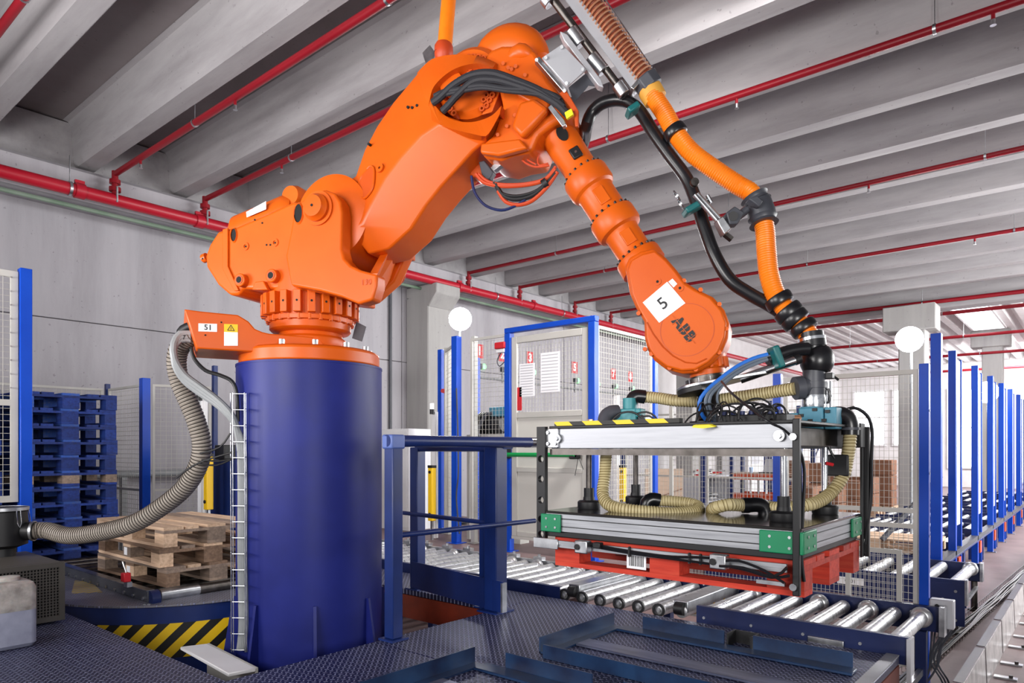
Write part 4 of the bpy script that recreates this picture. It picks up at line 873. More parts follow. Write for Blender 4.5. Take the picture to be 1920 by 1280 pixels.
# spring carriage that carries the hose over the elbow
t3 = thing('hose_carriage', PD(1120, 80, 3.66), 'galvanised spring carriage for the hose bolted beside the robot elbow', 'carriage')
D3 = 3.62
sa, sb = PD(1075, -40, D3), PD(1212, 152, D3); sd = (sb - sa).normalized(); sn = sd.cross(FV).normalized(); sn = sn if sn.x > 0 else -sn
q = []
L = (sb - sa).length; m = int(L / .0225); u = sn; w = sd.cross(u)
q = [sa + sd * L * i / (m * 14) + (u * math.cos(2 * PI * i / 14) + w * math.sin(2 * PI * i / 14)) * .056 for i in range(m * 14)]
MB().tube(q, .0045, 5).build('coil_spring', M['copper'], t3)
hose([sa, sa.lerp(sb, .5), sb], .046, .012, .003, 16).build('inner_hose', paint('brick_hose', '#7c3a22', '#934a2e', .5), t3)
def at3(x, y, d=D3): return PD(x, y, d)
MB().prism([at3(1046, -20, 3.6), at3(1058, -20, 3.6), at3(1195, 155, 3.6), at3(1184, 164, 3.6)], FV * .008).prism([at3(1058, -20, 3.6), at3(1082, -20, 3.6), at3(1209, 141, 3.6), at3(1195, 155, 3.6)], FV * .004).build('guide_channel', M['steelgrey'], t3)
MB().cyl(at3(1122, -20, 3.7), at3(1222, 126, 3.7), .004, 6).build('guide_wire', M['zinc'], t3)
MB().prism([at3(1183, 163, 3.58), at3(1195, 148, 3.58), at3(1228, 126, 3.58), at3(1232, 134, 3.58), at3(1200, 155, 3.58), at3(1188, 168, 3.58)], FV * .12).build('end_plate', M['zinc'], t3, bevel=.003)
MB().lathe([(.06, -.03), (.07, -.025), (.07, .035), (.064, .04)], at3(1213, 155), sd, 8).build('end_nut', M['pvc'], t3, bevel=.004)
MB().cyl(at3(1030, -10, 3.64), at3(1172, 178, 3.64), .021, 16).build('slide_rod', M['darksteel'], t3)
for a, b in (((1070, 57), (1090, 84)), ((1108, 106), (1132, 134)), ((1158, 158), (1172, 178)), ((1022, -5), (1032, 8))):
    MB().cyl(at3(*a, 3.64), at3(*b, 3.64), .036, 16).build('slide_bearing', M['zinc'], t3, bevel=.004)
MB().prism([at3(x, y, 3.6) for x, y in ((1050, 58), (1064, 64), (1128, 150), (1132, 164), (1122, 160), (1058, 76))], FV * .05).build('slide_bracket', M['steelgrey'], t3, bevel=.004)
pm_ = [(1016, 108), (1054, 82), (1100, 130), (1064, 162)]
MB().prism([at3(x, y, 3.58) for x, y in pm_], FV * .012).build('mount_plate', M['steelgrey'], t3, bevel=.003)
MB().prism([at3(x, y, 3.6) for x, y in ((1003, 110), (1012, 106), (1064, 168), (1066, 178), (1056, 172))], FV * .05).build('mount_angle', M['zinc'], t3, bevel=.003)
MB().prism([at3(x, y, 3.64) for x, y in ((1066, 164), (1100, 136), (1124, 158), (1120, 162), (1104, 160), (1082, 186), (1076, 192))], FV * .004).build('support_bracket', M['pvc'], t3)
for x, y in ((1023, 108), (1053, 88), (1092, 130), (1062, 156), (1006, 112), (1058, 170)): MB().cyl(at3(x, y, 3.578), at3(x, y, 3.565), .009, 8).build('plate_bolt', M['zinc'], t3)
# vertical dress hose to the ceiling behind the elbow
t4 = thing('overhead_hose', PD(836, 60, 4.14), 'straight orange hose rising vertically from behind the robot elbow', 'hose')
MB().lathe([(.043, 0), (.043, 1.45)], PD(833, 96, 4.14), PD(842, -10, 4.14) - PD(833, 96, 4.14), 20).build('hose', M['ohose'], t4)
MB().lathe([(.03, -.06), (.052, -.035), (.056, .0), (.054, .035), (.046, .05)], PD(832, 98, 4.14), Z, 24).build('hose_boot', M['oranger'], t4)
MB().lathe([(.026, -.02), (.05, .02), (.052, .022)], PD(830, 106, 4.14), Z, 20).build('boot_collar', M['black'], t4)
MB().prism([PD(x, y, 4.2) for x, y in ((792, 99), (806, 84), (817, 100), (812, 112), (798, 118))], FV * .02).build('boot_bracket', M['zinc'], t4)
# ---------------------------------------------------------------- roller conveyors
def roller_row(t, xs, y0, y1, z, r=.042, flange=(), m='roller'):
    base = None
    for i, x in enumerate(xs):
        if i in flange:
            o = MB().lathe([(.012, -.02), (.012, 0), (r, .001), (r, (y1 - y0) - .05), (r + .012, (y1 - y0) - .045), (r + .022, (y1 - y0) - .03), (r + .022, (y1 - y0) - .012), (r, (y1 - y0) - .01), (.012, (y1 - y0)), (.012, (y1 - y0) + .02)], (x, y0, z), (0, 1, 0), 20).build('roller', M[m], t)
        elif base is None:
            base = MB().lathe([(.012, -.02), (.012, 0), (r * .8, .001), (r, .006), (r, (y1 - y0) - .006), (r * .8, (y1 - y0) - .001), (.012, (y1 - y0)), (.012, (y1 - y0) + .02)], (x, y0, z), (0, 1, 0), 20).build('roller', M[m], t); bx = x
        else:
            o = base.copy(); COL.objects.link(o); o.parent = t; o.location = (x - bx, 0, 0)
def screws(pts, ax, r, parent, m='zinc'):
    q = MB()
    for p in pts: q.cyl(p, V(p) + V(ax) * .006, r, 8)
    q.build('screws', M[m], parent)['kind'] = 'stuff'
t = thing('roller_conveyor', (-2.0, 4.6, 0), 'long front roller conveyor with dark blue side rails and bright steel rollers', 'conveyor')
ZR = .605
def rail_(t, x0, x1, y, z0, z1, nm='side_rail', m='rail'):
    return MB().box((x0, y - .006, z0), (x1, y + .006, z1)).box((x0, y - .006, z1), (x1, y + .03, z1 + .005)).box((x0, y - .006, z0 - .005), (x1, y + .03, z0)).build(nm, M[m], t)
rail_(t, -1.95, -.77, 4.12, .53, .665)
screws([(-1.9 + .3 * i, 4.114, .6) for i in range(4)], (0, -1, 0), .009, t)
MB().box((-1.27, 4.098, .545), (-1.08, 4.1135, .60)).build('rail_bracket', M['zinc'], t, bevel=.003)
rail_(t, -3.05, -.74, 5.03, .52, .665, 'far_rail')
rail_(t, -6.6, -3.02, 4.12, .47, .645, 'near_rail_left'); rail_(t, -6.6, -3.05, 5.03, .52, .64, 'far_rail_left', 'zinc')
MB().box((-3.0, 4.115, .46), (-1.95, 4.125, .56)).build('low_rail', M['rail'], t)
screws([(-2.6 + .28 * i, 5.023, .625) for i in range(7)], (0, -1, 0), .01, t)
xs = [-.86 - .152 * i for i in range(38)]
roller_row(t, xs[:9], 4.15, 5.0, ZR, flange=(0, 2, 4, 7))
roller_row(t, [x for x in xs[9:15] if True], 4.15, 5.0, ZR - .01, flange=())
roller_row(t, xs[15:], 4.15, 5.0, ZR - .01, flange=(0, 2, 3, 5, 7, 9, 12, 15))
for x, w in ((-2.08, .10), (-2.92, .10)):
    MB().box((x - w / 2, 4.16, .60), (x + w / 2, 4.98, .675)).build('chain_beam', M['zinc'], t, bevel=.006)
    MB().cyl((x - .03, 4.15, .625), (x + .03, 4.15, .625), .042, 18).build('chain_wheel', M['black'], t)
# yellow banded roller
for y in (4.32, 4.55, 4.72): MB().lathe([(.0435, 0), (.046, .006), (.046, .018), (.0435, .024)], (xs[8], y, ZR), (0, 1, 0), 20).build('yellow_band', M['yellow'], t)
for x in xs[9:15]: MB().ring((x, 4.13, ZR - .01), (0, 1, 0), .03, .045, .01, 14).build('bearing_ring', M['black'], t)
MB().box((-.775, 4.1, .47), (-.755, 4.19, .665)).box((-.775, 4.1, .40), (-.755, 4.12, .47)).build('end_plate', M['steelgrey'], t)
MB().box((-.765, 4.98, .50), (-.735, 5.07, .68)).build('end_plate', M['zinc'], t)
for x in (-.86, -2.6, -4.4, -6.3):
    for y in (4.16, 4.99): MB().box((x - .03, y - .03, .03), (x + .03, y + .03, .52)).box((x - .06, y - .06, 0), (x + .06, y + .06, .03)).build('leg', M['rail'], t)
    MB().box((x - .015, 4.19, .25), (x + .015, 4.96, .29)).build('cross_bar', M['zinc'], t)
# brackets along the far edge of the left stretch
for i in range(9):
    x = -3.35 - .3 * i
    MB().box((x - .05, 5.045, .64), (x + .05, 5.1, .668)).cyl((x, 5.07, .668), (x, 5.07, .69), .014, 8).build('side_guide', M['zinc'], t)
bx = thing('junction_box', (-.76, 5.12, .5), 'light grey junction box with cables at the end of the front roller conveyor', 'box')
MB().box((-.83, 5.08, .53), (-.70, 5.15, .71)).build('housing', M['steelgrey'], bx, bevel=.006)
MB().cyl((-.79, 5.079, .67), (-.79, 5.07, .67), .012, 10).build('gland', M['black'], bx)
random.seed(4)
for i in range(7):
    x = -.82 + .018 * i
    cable([(x, 5.11, .53), (x + random.uniform(-.03, .03), 5.10, .3), (x - .05 - .02 * i, 5.1, .12), (-.95 + .03 * i, 5.18, .02 + .008 * i)] if i < 4 else [(x, 5.11, .53), (x - .08, 5.1, .33), (x - .02, 5.13, .18), (-.78, 5.25, .03), (-.95, 5.6, .02)], .006).build('cable', M['pvc'], bx)
# second conveyor behind the mesh
t = thing('roller_conveyor', (-2.0, 8.0, 0), 'second roller conveyor seen behind the mesh panel, its end sticking out to the right', 'conveyor')
rail_(t, -3.4, -.92, 7.38, .24, .475); rail_(t, -3.4, -.94, 8.58, .30, .475, 'far_rail')
MB().box((-1.3, 7.36, .07), (-.93, 7.373, .455)).build('end_gusset', M['rail'], t)
screws([(-1.22, 7.358, .40), (-1.0, 7.358, .38), (-1.1, 7.358, .30), (-1.0, 7.358, .12), (-1.2, 7.358, .14)], (0, -1, 0), .013, t)
MB().box((-.93, 7.35, .26), (-.91, 7.42, .49)).box((-.95, 8.54, .30), (-.925, 8.64, .49)).build('end_plate', M['zinc'], t)['kind'] = 'stuff'
roller_row(t, [-1.03 - .25 * i for i in range(9)], 7.42, 8.55, .425, r=.05, flange=(0,))
MB().bar((-.98, 7.4, .2), (-.98, 8.56, .24), .03).build('cross_bar', M['zinc'], t)
MB().cyl((-1.0, 7.39, .02), (-1.0, 7.39, .1), .018, 10).cyl((-1.0, 7.39, .0), (-1.0, 7.39, .02), .08, 14).build('adjustable_foot', M['darksteel'], t)
MB().cyl((-1.0, 8.55, .02), (-1.0, 8.55, .3), .03, 10).cyl((-1.0, 8.55, .0), (-1.0, 8.55, .02), .06, 14).build('adjustable_foot', M['darksteel'], t)
MB().box((-3.3, 7.4, 0), (-3.2, 8.5, .26)).build('leg', M['rail'], t)
MB().box((-2.0, 7.366, .33), (-1.76, 7.3735, .40)).build('maker_plate', M['white'], t)
text('G-01', .05, (-1.88, 7.365, .365), (1, 0, 0), (0, 0, 1), M['black'], t)
MB().box((-1.9, 7.45, .02), (-1.4, 7.6, .19)).build('drive_box', M['rail'], t, bevel=.008)
# raw wooden pallet on the first rack lane
# handrail
hr = thing('handrail', (-3.05, 3.0, PZT), 'dark blue tubular handrail with two lower bars around the pit right of the column', 'railing')
def post(x, y, w, z1, nm='post', base=True):
    MB().box((x - w / 2, y - w / 2, PZT + .012), (x + w / 2, y + w / 2, z1)).build(nm, M['navy2'], hr, bevel=.006)
    if base: MB().box((x - w * .8, y - w * .8, PZT + .001), (x + w * .8, y + w * .8, PZT + .0118)).build('base_plate', M['navy2'], hr)
HZ = 1.70
pa, pb2, pc = V((-3.05, 2.58, 0)), V((-3.07, 3.47, 0)), V((-4.02, 3.64, 0))
post(pa.x, pa.y, .075, HZ - .02); post(pb2.x, pb2.y, .11, HZ - .03); post(pb2.x - .12, pb2.y + .05, .08, HZ - .03, base=True); post(pc.x, pc.y, .085, HZ - .03)
MB().cyl(pa + V((.0, -.05, HZ)), V((-2.98, 3.72, HZ)), .034, 20).build('top_tube', M['navy2'], hr)
MB().cyl(V((-3.02, 3.72, HZ)), V((-2.975, 3.80, HZ)), .036, 20).build('tube_coupling', M['chrome'], hr)
MB().cyl(pc + V((0, 0, HZ - .035)), pb2 + V((-.04, 0, HZ - .035)), .028, 18).build('rear_tube', M['navy2'], hr)
for p in (pa, pb2 + V((.02, .06, 0))): MB().box((p.x - .045, p.y - .05, HZ - .045), (p.x + .045, p.y + .05, HZ + .036)).build('tee_fitting', paint('rail_fitting', '#4a5fa0', '#5a70b0', .4) if 'fit' not in M else M['fit'], hr, bevel=.01)
MB().cyl(pa + V((0, 0, 1.165)), V((-2.96, 3.75, 1.165)), .016, 12).build('mid_bar', M['navy2'], hr)
MB().cyl(pc + V((-.2, -.02, 1.16)), pb2 + V((0, 0, 1.16)), .016, 12).build('mid_bar', M['navy2'], hr)
MB().prism([pc + V((0, -.05, PZT + .02)), pb2 + V((.12, -.06, PZT + .02)), pb2 + V((.12, -.06, PZT + .22)), pc + V((0, -.05, PZT + .22))], (0, -.012, 0)).build('toe_plate', M['navy2'], hr)
MB().box((pb2.x + .11, pb2.y - .075, PZT + .02), (pb2.x + .125, pb2.y - .03, PZT + .21)).build('toe_plate_edge', M['zinc'], hr)
# ---------------------------------------------------------------- fences
def mesh_panel(t, a, b, z0, z1, mid=(), fw=.03, dx=.05, dz=.05, wr=.0017, solid=None, nm='panel'):
    a, b = V(a), V(b); d = (b - a).normalized(); L = (b - a).length; n = d.cross(Z)
    def P(s, z, o=0): return a + d * s + Z * z + n * o
    def fb(s0, s1, za, zb): return MB().obox((P(s0, za) + P(s1, zb)) / 2, d * (s1 - s0) / 2, n * .012, Z * (zb - za) / 2)
    for s0, s1, za, zb in ((0, L, z0, z0 + fw), (0, L, z1 - fw, z1), (0, fw, z0 + fw, z1 - fw), (L - fw, L, z0 + fw, z1 - fw)): fb(s0, s1, za, zb).build('frame_bar', M['grey'], t)
    for z in mid: fb(fw, L - fw, z, z + fw).build('frame_bar', M['grey'], t)
    zs = z0
    if solid: fb(fw, L - fw, z0 + fw, solid).build('sheet_panel', M['door'], t); zs = solid
    q = MB(); k = max(1, int((L - 2 * fw) / dx))
    for i in range(1, k): s = fw + (L - 2 * fw) * i / k; q.tube([P(s, zs + fw * .5, .002), P(s, z1 - fw * .5, .002)], wr, 4, cap=False)
    k = max(1, int((z1 - zs) / dz))
    for i in range(1, k): z = zs + (z1 - zs) * i / k; q.tube([P(fw * .5, z, -.002), P(L - fw * .5, z, -.002)], wr, 4, cap=False)
    q.build('wire_mesh', M['wire'], t, smooth=0)['kind'] = 'stuff'
def fpost(t, x, y, z0, z1, w=.05, m='blue', nm='post'):
    return MB().box((x - w / 2, y - w / 2, z0 + .01), (x + w / 2, y + w / 2, z1)).box((x - w, y - w, z0), (x + w, y + w, z0 + .0098)).build(nm, M[m], t, bevel=.003, seg=1)
# mesh panel beside the conveyor end
t = thing('mesh_fence', (-1.3, 5.15, 0), 'grey mesh panel between two blue posts behind the right end of the front conveyor', 'fence')
fpost(t, -1.795, 5.12, 0, 2.2, .055); fpost(t, -.865, 5.12, 0, 2.2, .055)
mesh_panel(t, (-1.755, 5.13, 0), (-.90, 5.13, 0), .24, 2.17, mid=(1.24, 1.14), dx=.028, dz=.043)
mesh_panel(t, (-1.33, 5.10, 0), (-.99, 5.10, 0), .30, 1.0, dx=.028, dz=.043)
mesh_panel(t, (-2.75, 5.3, 0), (-1.86, 5.3, 0), .3, 2.05, mid=(1.6,), dx=.028, dz=.043)
q = MB()
for z in (.7, 1.1, 1.5, 1.9): q.cyl((-.837, 5.12, z), (-.834, 5.12, z), .008, 8)
q.build('rivets', M['zinc'], t)['kind'] = 'stuff'
# left fence by the blower
t = thing('mesh_fence', (-6.06, 1.3, 0), 'grey mesh panel with a blue post at the left edge before the blue pallets', 'fence')
fpost(t, -6.06, 1.62, 0, 2.98, .075); mesh_panel(t, (-6.06, .35, 0), (-6.06, 1.575, 0), 1.27, 2.95, mid=(1.97,), fw=.045, dx=.045, dz=.045, wr=.002)
q = MB()
for i in range(9): q.cyl((-6.04, 1.53, 2.1 + .1 * i), (-6.03, 1.53, 2.1 + .1 * i), .006, 6)
q.build('rivets', M['zinc'], t)['kind'] = 'stuff'
# rear fence round the blue pallets
t = thing('mesh_fence', (-8.3, 3.2, 0), 'low mesh fence with blue posts behind the blue pallet stack and along the wall', 'fence')
fpost(t, -8.9, 3.2, 0, 2.42, .05, 'navy2'); fpost(t, -7.87, 3.2, 0, 2.42, .085, 'blue'); fpost(t, -7.66, 3.87, 0, 2.6, .05, 'navy2'); fpost(t, -8.9, .2, 0, 2.42, .05, 'navy2')
for a, b in (((-8.9, .25, 0), (-8.9, 3.15, 0)), ((-8.85, 3.2, 0), (-7.93, 3.2, 0)), ((-7.85, 3.27, 0), (-7.67, 3.83, 0))): mesh_panel(t, a, b, .2, 2.36, fw=.025, dx=.05, dz=.05, wr=.002, mid=(1.2,))
# ---------------------------------------------------------------- rear enclosure with the door
t = thing('guard_enclosure', (-4.2, 5.65, PZT), 'tall blue framed enclosure with a grey mesh and sheet metal door', 'enclosure')
DX0, DX1, DY = -4.78, -3.72, 5.62; DT = 2.93
for x in (DX0, DX1): fpost(t, x, DY, PZT, DT - .055, .075)
MB().box((DX0 - .04, DY - .035, DT - .052), (DX1 + .04, DY + .035, DT)).build('top_rail', M['blue'], t, bevel=.003, seg=1)
fpost(t, DX1 + .01, 6.78, PZT, DT - .02, .07)
door = MB().box((DX0 + .05, DY - .022, .72), (DX1 - .05, DY + .012, .75)).build('door', M['grey'], t)
for s0, s1, za, zb in ((DX0 + .05, DX0 + .12, .75, 2.83), (DX1 - .12, DX1 - .05, .75, 2.83), (DX0 + .12, DX1 - .12, 2.76, 2.83), (DX0 + .12, DX1 - .12, .75, .80), (DX0 + .12, DX1 - .12, 1.98, 2.04), (DX0 + .12, DX1 - .12, 1.42, 1.47)):
    MB().box((s0, DY - .02, za), (s1, DY + .01, zb)).build('door_bar', M['grey'], door, bevel=.004, seg=1)
for za, zb in ((.80, 1.42), (1.47, 1.98)): MB().box((DX0 + .12, DY - .004, za), (DX1 - .12, DY + .004, zb)).build('door_sheet', M['door'], door)
q = MB()
for i in range(1, 20): x = DX0 + .12 + (DX1 - DX0 - .24) * i / 20; q.tube([(x, DY, 2.03), (x, DY, 2.77)], .0024, 4, cap=False)
for i in range(1, 16): z = 2.04 + .72 * i / 16; q.tube([(DX0 + .11, DY - .004, z), (DX1 - .11, DY - .004, z)], .0017, 4, cap=False)
q.build('wire_mesh', M['wire'], door, smooth=0)['kind'] = 'stuff'
MB().cyl((DX0 + .03, DY - .12, 1.60), (DX1 - .13, DY - .12, 1.60), .022, 14).build('green_handle', M['green_tube'], t)
for x in (DX0 + .02, DX1 - .16): MB().box((x - .03, DY - .14, 1.56), (x + .03, DY - .021, 1.72)).build('handle_bracket', M['black'], t, bevel=.01)
for a, b in (((-3.86, DY - .05, 1.58), (-3.9, DY - .05, 1.40)), ((-3.86, DY - .05, 1.58), (-3.80, DY - .05, 1.46))): MB().cyl(a, b, .003, 5).build('loose_wire', M['black'], t)
mesh_panel(t, (DX1 + .005, DY + .05, 0), (DX1 + .005, 6.74, 0), .75, 2.85, mid=(1.98,), dx=.045, dz=.05, wr=.0022)
MB().box((DX0 - .16, DY - .06, 2.72), (DX0 - .02, DY + .02, 2.79)).build('interlock_switch', M['red'], t, bevel=.01)
MB().box((DX0 - .14, DY - .05, 2.68), (DX0 - .03, DY + .0, 2.717)).build('switch_base', M['white'], t, bevel=.004)
MB().tube(spline([(DX0 - .1, DY - .02, 2.68), (DX0 - .15, DY - .02, 2.6), (DX0 - .12, DY - .02, 2.54), (DX0 - .05, DY - .02, 2.58)], .02), .006, 6).build('switch_cable', M['pvc'], t)
for x0, z0, w, h in ((DX0 + .15, 2.20, .20, .34), (DX0 + .43, 2.23, .24, .40)):
    sh = MB().box((x0, DY - .012, z0), (x0 + w, DY - .009, z0 + h)).build('notice_sheet', M['paper'], t)
    q = MB()
    for k in range(12): q.box((x0 + .015, DY - .0135, z0 + .02 + h * k / 12.5), (x0 + w - .02, DY - .0125, z0 + .026 + h * k / 12.5))
    q.build('notice_lines', M['steelgrey'], sh, smooth=0)['kind'] = 'stuff'
MB().box((DX0 + .11, DY - .012, 2.06), (DX0 + .18, DY - .008, 2.30)).build('red_sign', M['red'], t)
# left part of the rear fence
t = thing('mesh_fence', (-5.6, 5.8, PZT), 'rear mesh fence with blue posts and tall grey pillar left of the enclosure door', 'fence')
for x, y, z1, w, m in ((-6.56, 6.35, 2.95, .07, 'blue'), (-6.38, 6.3, 2.95, .08, 'grey'), (-5.66, 5.72, 2.95, .085, 'blue'), (-6.5, 6.95, 2.9, .08, 'blue'), (-5.50, 5.85, 2.95, .06, 'grey')): fpost(t, x, y, PZT, z1, w, m)
mesh_panel(t, (-5.43, 5.72, 0), (-4.83, 5.72, 0), .80, 2.9, mid=(1.68,), dx=.045, dz=.05, wr=.002)
mesh_panel(t, (-6.33, 6.2, 0), (-5.72, 5.78, 0), .80, 2.9, mid=(1.68,), dx=.05, dz=.05, wr=.002)
MB().cyl((-6.42, 6.28, 2.40), (-6.40, 6.22, 2.40), .028, 14).build('red_button', M['red'], t)
MB().tube(spline([(-5.6, 5.66, 2.35), (-5.58, 5.66, 1.9), (-5.57, 5.66, 1.4), (-5.6, 5.66, 1.1), (-5.55, 5.66, .7)], .05), .009, 6).build('cable', M['pvc'], t)
# ---------------------------------------------------------------- turntable with three raw pallets
TC = V((-5.88, 2.76, 0))
t = thing('turntable', TC, 'round blue turntable skirt with yellow and black hazard stripes below the raw pallets', 'turntable')
MB().lathe([(1.08, .04), (1.08, .555), (1.06, .56)], TC, Z, 96).build('skirt', M['navy2'], t)
hz2 = stripes('skirt_hazard', '#121212', '#efc40f', .16, (.72, .70), .48, -1.0)
MB().ring(TC + Z * .2, Z, 1.081, 1.086, .24, 96).build('hazard_band', hz2, t)
td = tread('turntable_plate', '#8b8a92', '#75747c')
MB().lathe([(1.10, .561), (1.10, .572), (1.098, .574)], TC, Z, 96).build('top_plate', td, t)
MB().box((-7.2, 1.70, .04), (-6.97, 3.7, .56)).build('apron', M['navy2'], t)
hz3 = stripes('deck_hatch', '#8b8a92', '#b99f3a', .07, (1, .25), .5, 0)
MB().prism([PZ(x, y, .5755) for x, y in ((140, 1088), (172, 1091), (192, 1110), (134, 1112))], Z * .001).build('hatch_marking', hz3, t, smooth=0)
for x, y in ((272, 1134), (280, 1134)):
    p = PD(x, y, 4.86); MB().cyl(p, p - FV * .01, .012, 8).build('skirt_screw', M['zinc'], t)
c = thing('roller_conveyor', (-6.2, 2.6, .57), 'short roller conveyor on the turntable carrying the raw wooden pallets', 'conveyor')
MB().box((-7.35, 2.10, .578), (-5.12, 2.16, .655)).build('side_rail', M['pvc'], c, bevel=.004)
MB().box((-7.35, 2.095, .6555), (-5.12, 2.15, .662)).build('rail_cap', M['zinc'], c)
MB().box((-7.35, 3.12, .578), (-5.12, 3.17, .655)).build('far_rail', M['rail'], c, bevel=.004)
MB().lathe([(.06, 0), (.06, .06)], (-5.12, 2.11, .60), (0, 1, 0), 20).build('rail_end', M['rail'], c)
q = MB()
for i in range(12): q.cyl((-7.0 + .165 * i, 2.099, .60), (-7.0 + .165 * i, 2.088, .60), .013, 8)
q.build('axle_nuts', M['zinc'], c)['kind'] = 'stuff'
roller_row(c, [-5.16 - .21 * i for i in range(11)], 2.19, 3.1, .607, r=.04, m='darksteel')
MB().cyl((-5.16, 2.2, .607), (-5.16, 2.48, .607), .0415, 20).build('roller_sleeve', M['zinc'], c)
MB().box((-5.40, 2.05, .6625), (-5.34, 2.085, .70)).build('sensor_bracket', M['zinc'], c)
MB().box((-5.405, 2.03, .70), (-5.345, 2.08, .765)).build('red_sensor', M['red'], c, bevel=.006)
MB().cyl((-5.38, 2.06, .765), (-5.42, 2.05, .84), .006, 6).build('sensor_lead', M['zinc'], c)
mixw = [M['wood'], wood('grey_brown_wood', '#6f5f55', '#8d7a6c', '#a8927f'), M['wood'], wood('dark_wood', '#5f4a3c', '#7c6350', '#967a64')]  # darker woods put the lower pallets' shade into the colour
p1 = pallet('pallet', (-5.80, 2.64, .649), .03, M['wood'], 'raw wood pallet coloured dark for shade, bottom of the stack of three on the turntable', group='raw pallets on the turntable', mats=mixw[1:])
p2 = pallet('pallet', (-5.81, 2.63, .794), -.015, M['wood'], 'raw wood pallet coloured darker for shade, middle of the stack of three on the turntable', group='raw pallets on the turntable', mats=mixw[3:] + mixw[1:2] + mixw[:1])
p3 = pallet('pallet', (-5.80, 2.63, .939), .02, M['wood'], 'pale raw wood pallet, top of the stack of three on the turntable', group='raw pallets on the turntable', mats=mixw[:1] * 3 + mixw[1:2])
for pp in (p1, p2): MB().box((-.05, -.4018, .035), (.01, -.4005, .095)).build('paper_tag', M['paper'], pp)
# white cover in the pit
t = thing('cable_duct_cover', PZ(420, 1235, .5), 'flat white metal duct cover in the pit left of the blue column', 'cover')
MB().prism([PZ(x, y, .5) for x, y in ((338, 1212), (388, 1206), (480, 1252), (428, 1262))], Z * -.02).build('cover', M['white'], t, bevel=.004, seg=1)
MB().prism([PZ(x, y, .5) for x, y in ((388, 1206), (392, 1205), (484, 1251), (480, 1252))], Z * -.45).build('duct_side', M['grey'], t)
# ---------------------------------------------------------------- blue pallet stacks
nm = ['top', 'second from top', 'third from top', 'fourth from top', 'fifth from top', 'sixth from top', 'seventh from top', 'eighth from top', 'ninth from top', 'tenth from top', 'eleventh from top', 'fifth from the floor', 'fourth from the floor', 'third from the floor', 'second from the floor', 'lowest']
bl2 = wood('scuffed_blue_wood', '#2a4590', '#234b9c', '#5a5f70')
first = None; random.seed(9)
for si, (sx_, sy_, side) in enumerate(((-8.02, 2.36, 'right'), (-8.02, 1.40, 'left'))):
    for k in range(15):
        lab = 'blue painted pallet, %s of the %s blue stack' % (nm[14 - k] if k < 14 else nm[0], side)
        if k == 0: lab = 'blue painted pallet, lowest of the %s blue stack' % side
        loc = (sx_ + random.uniform(-.015, .015), sy_ + random.uniform(-.015, .015), .001 + .1455 * k); rz = random.uniform(-.015, .015)
        if first is None: first = pallet('pallet', loc, rz, M['bluewood'], lab, group='stacked blue pallets', mats=[M['bluewood'], M['bluewood'], bl2]); 
        elif (si, k) != (0, 9): dup(first, loc, rz, lab)
        else:                                  # one pallet with bare brown blocks
            o = dup(first, loc, rz, 'blue pallet with bare brown blocks, sixth from top of the right blue stack')
            for c in o.children:
                if c.name.startswith('block'): c.data = c.data.copy(); c.data.materials[0] = mixw[1]
# ---------------------------------------------------------------- blower with filter and hose
t = thing('blower_unit', (-5.3, 1.2, PZT), 'grey perforated blower housing on the platform at the left edge', 'blower')
BX, BY0, BY1, BZ0, BZ1 = -4.93, .75, 1.53, .595, .955
MB().box((-5.65, BY0, BZ0), (BX - .03, BY1 - .005, BZ1)).build('housing', M['greyp'], t, bevel=.012, seg=2)
fr = MB()
fr.box((BX - .03, BY0, BZ0), (BX, BY1, BZ0 + .03)).box((BX - .03, BY0, BZ1 - .03), (BX, BY1, BZ1)).box((BX - .03, BY1 - .03, BZ0 + .03), (BX, BY1, BZ1 - .03)).box((BX - .03, BY0, BZ0 + .03), (BX, BY0 + .03, BZ1 - .03))
fr.build('grille_frame', M['greyp'], t)
q = MB(); ny, nz = 42, 17
for i in range(ny + 1): y = BY0 + .03 + (BY1 - BY0 - .06) * i / ny; q.box((BX - .012, y - .0032, BZ0 + .03), (BX - .004, y + .0032, BZ1 - .03))
for i in range(nz + 1): z = BZ0 + .03 + (BZ1 - BZ0 - .06) * i / nz; q.box((BX - .0115, BY0 + .03, z - .0032), (BX - .0045, BY1 - .03, z + .0032))
q.build('perforated_grille', M['greyp'], t, smooth=0)['kind'] = 'stuff'
MB().box((BX - .029, BY0 + .03, BZ0 + .03), (BX - .02, BY1 - .03, BZ1 - .03)).build('grille_back', M['dark'], t)
for y in (.85, 1.45): MB().box((-5.5, y - .04, PZT + .001), (-5.0, y + .04, BZ0)).build('foot', M['black'], t)
t = thing('filter_canister', (-5.56, 1.46, BZ1), 'black filter canister with wire clips standing on the grey blower', 'filter')
cc = PD(36, 1035, 4.72); cc = V((-5.5, 1.35, BZ1))
MB().lathe([(.07, .001), (.07, .05), (.12, .07), (.135, .075), (.135, .29), (.14, .295), (.14, .31), (.13, .318)], cc, Z, 40).build('body', M['black'], t)
MB().ring(cc + Z * .30, Z, .138, .143, .02, 40).build('lid_rim', M['zinc'], t)
for a in (-.9, .35, 1.7):
    d = V((math.cos(a), math.sin(a), 0)); s = d.cross(Z); b = cc + d * .143
    MB().tube([b + Z * .30 + s * .012, b + Z * .22 + s * .012 + d * .01, b + Z * .19 + d * .012, b + Z * .22 - s * .012 + d * .01, b + Z * .30 - s * .012], .003, 6).build('wire_clip', M['chrome'], t)
ho = cc + V((.05, .13, .16)); hd = (PD(75, 998, 4.62) - cc - Z * .16); hd.z = 0; hd.normalize(); b0 = cc + Z * .16 + hd * .12
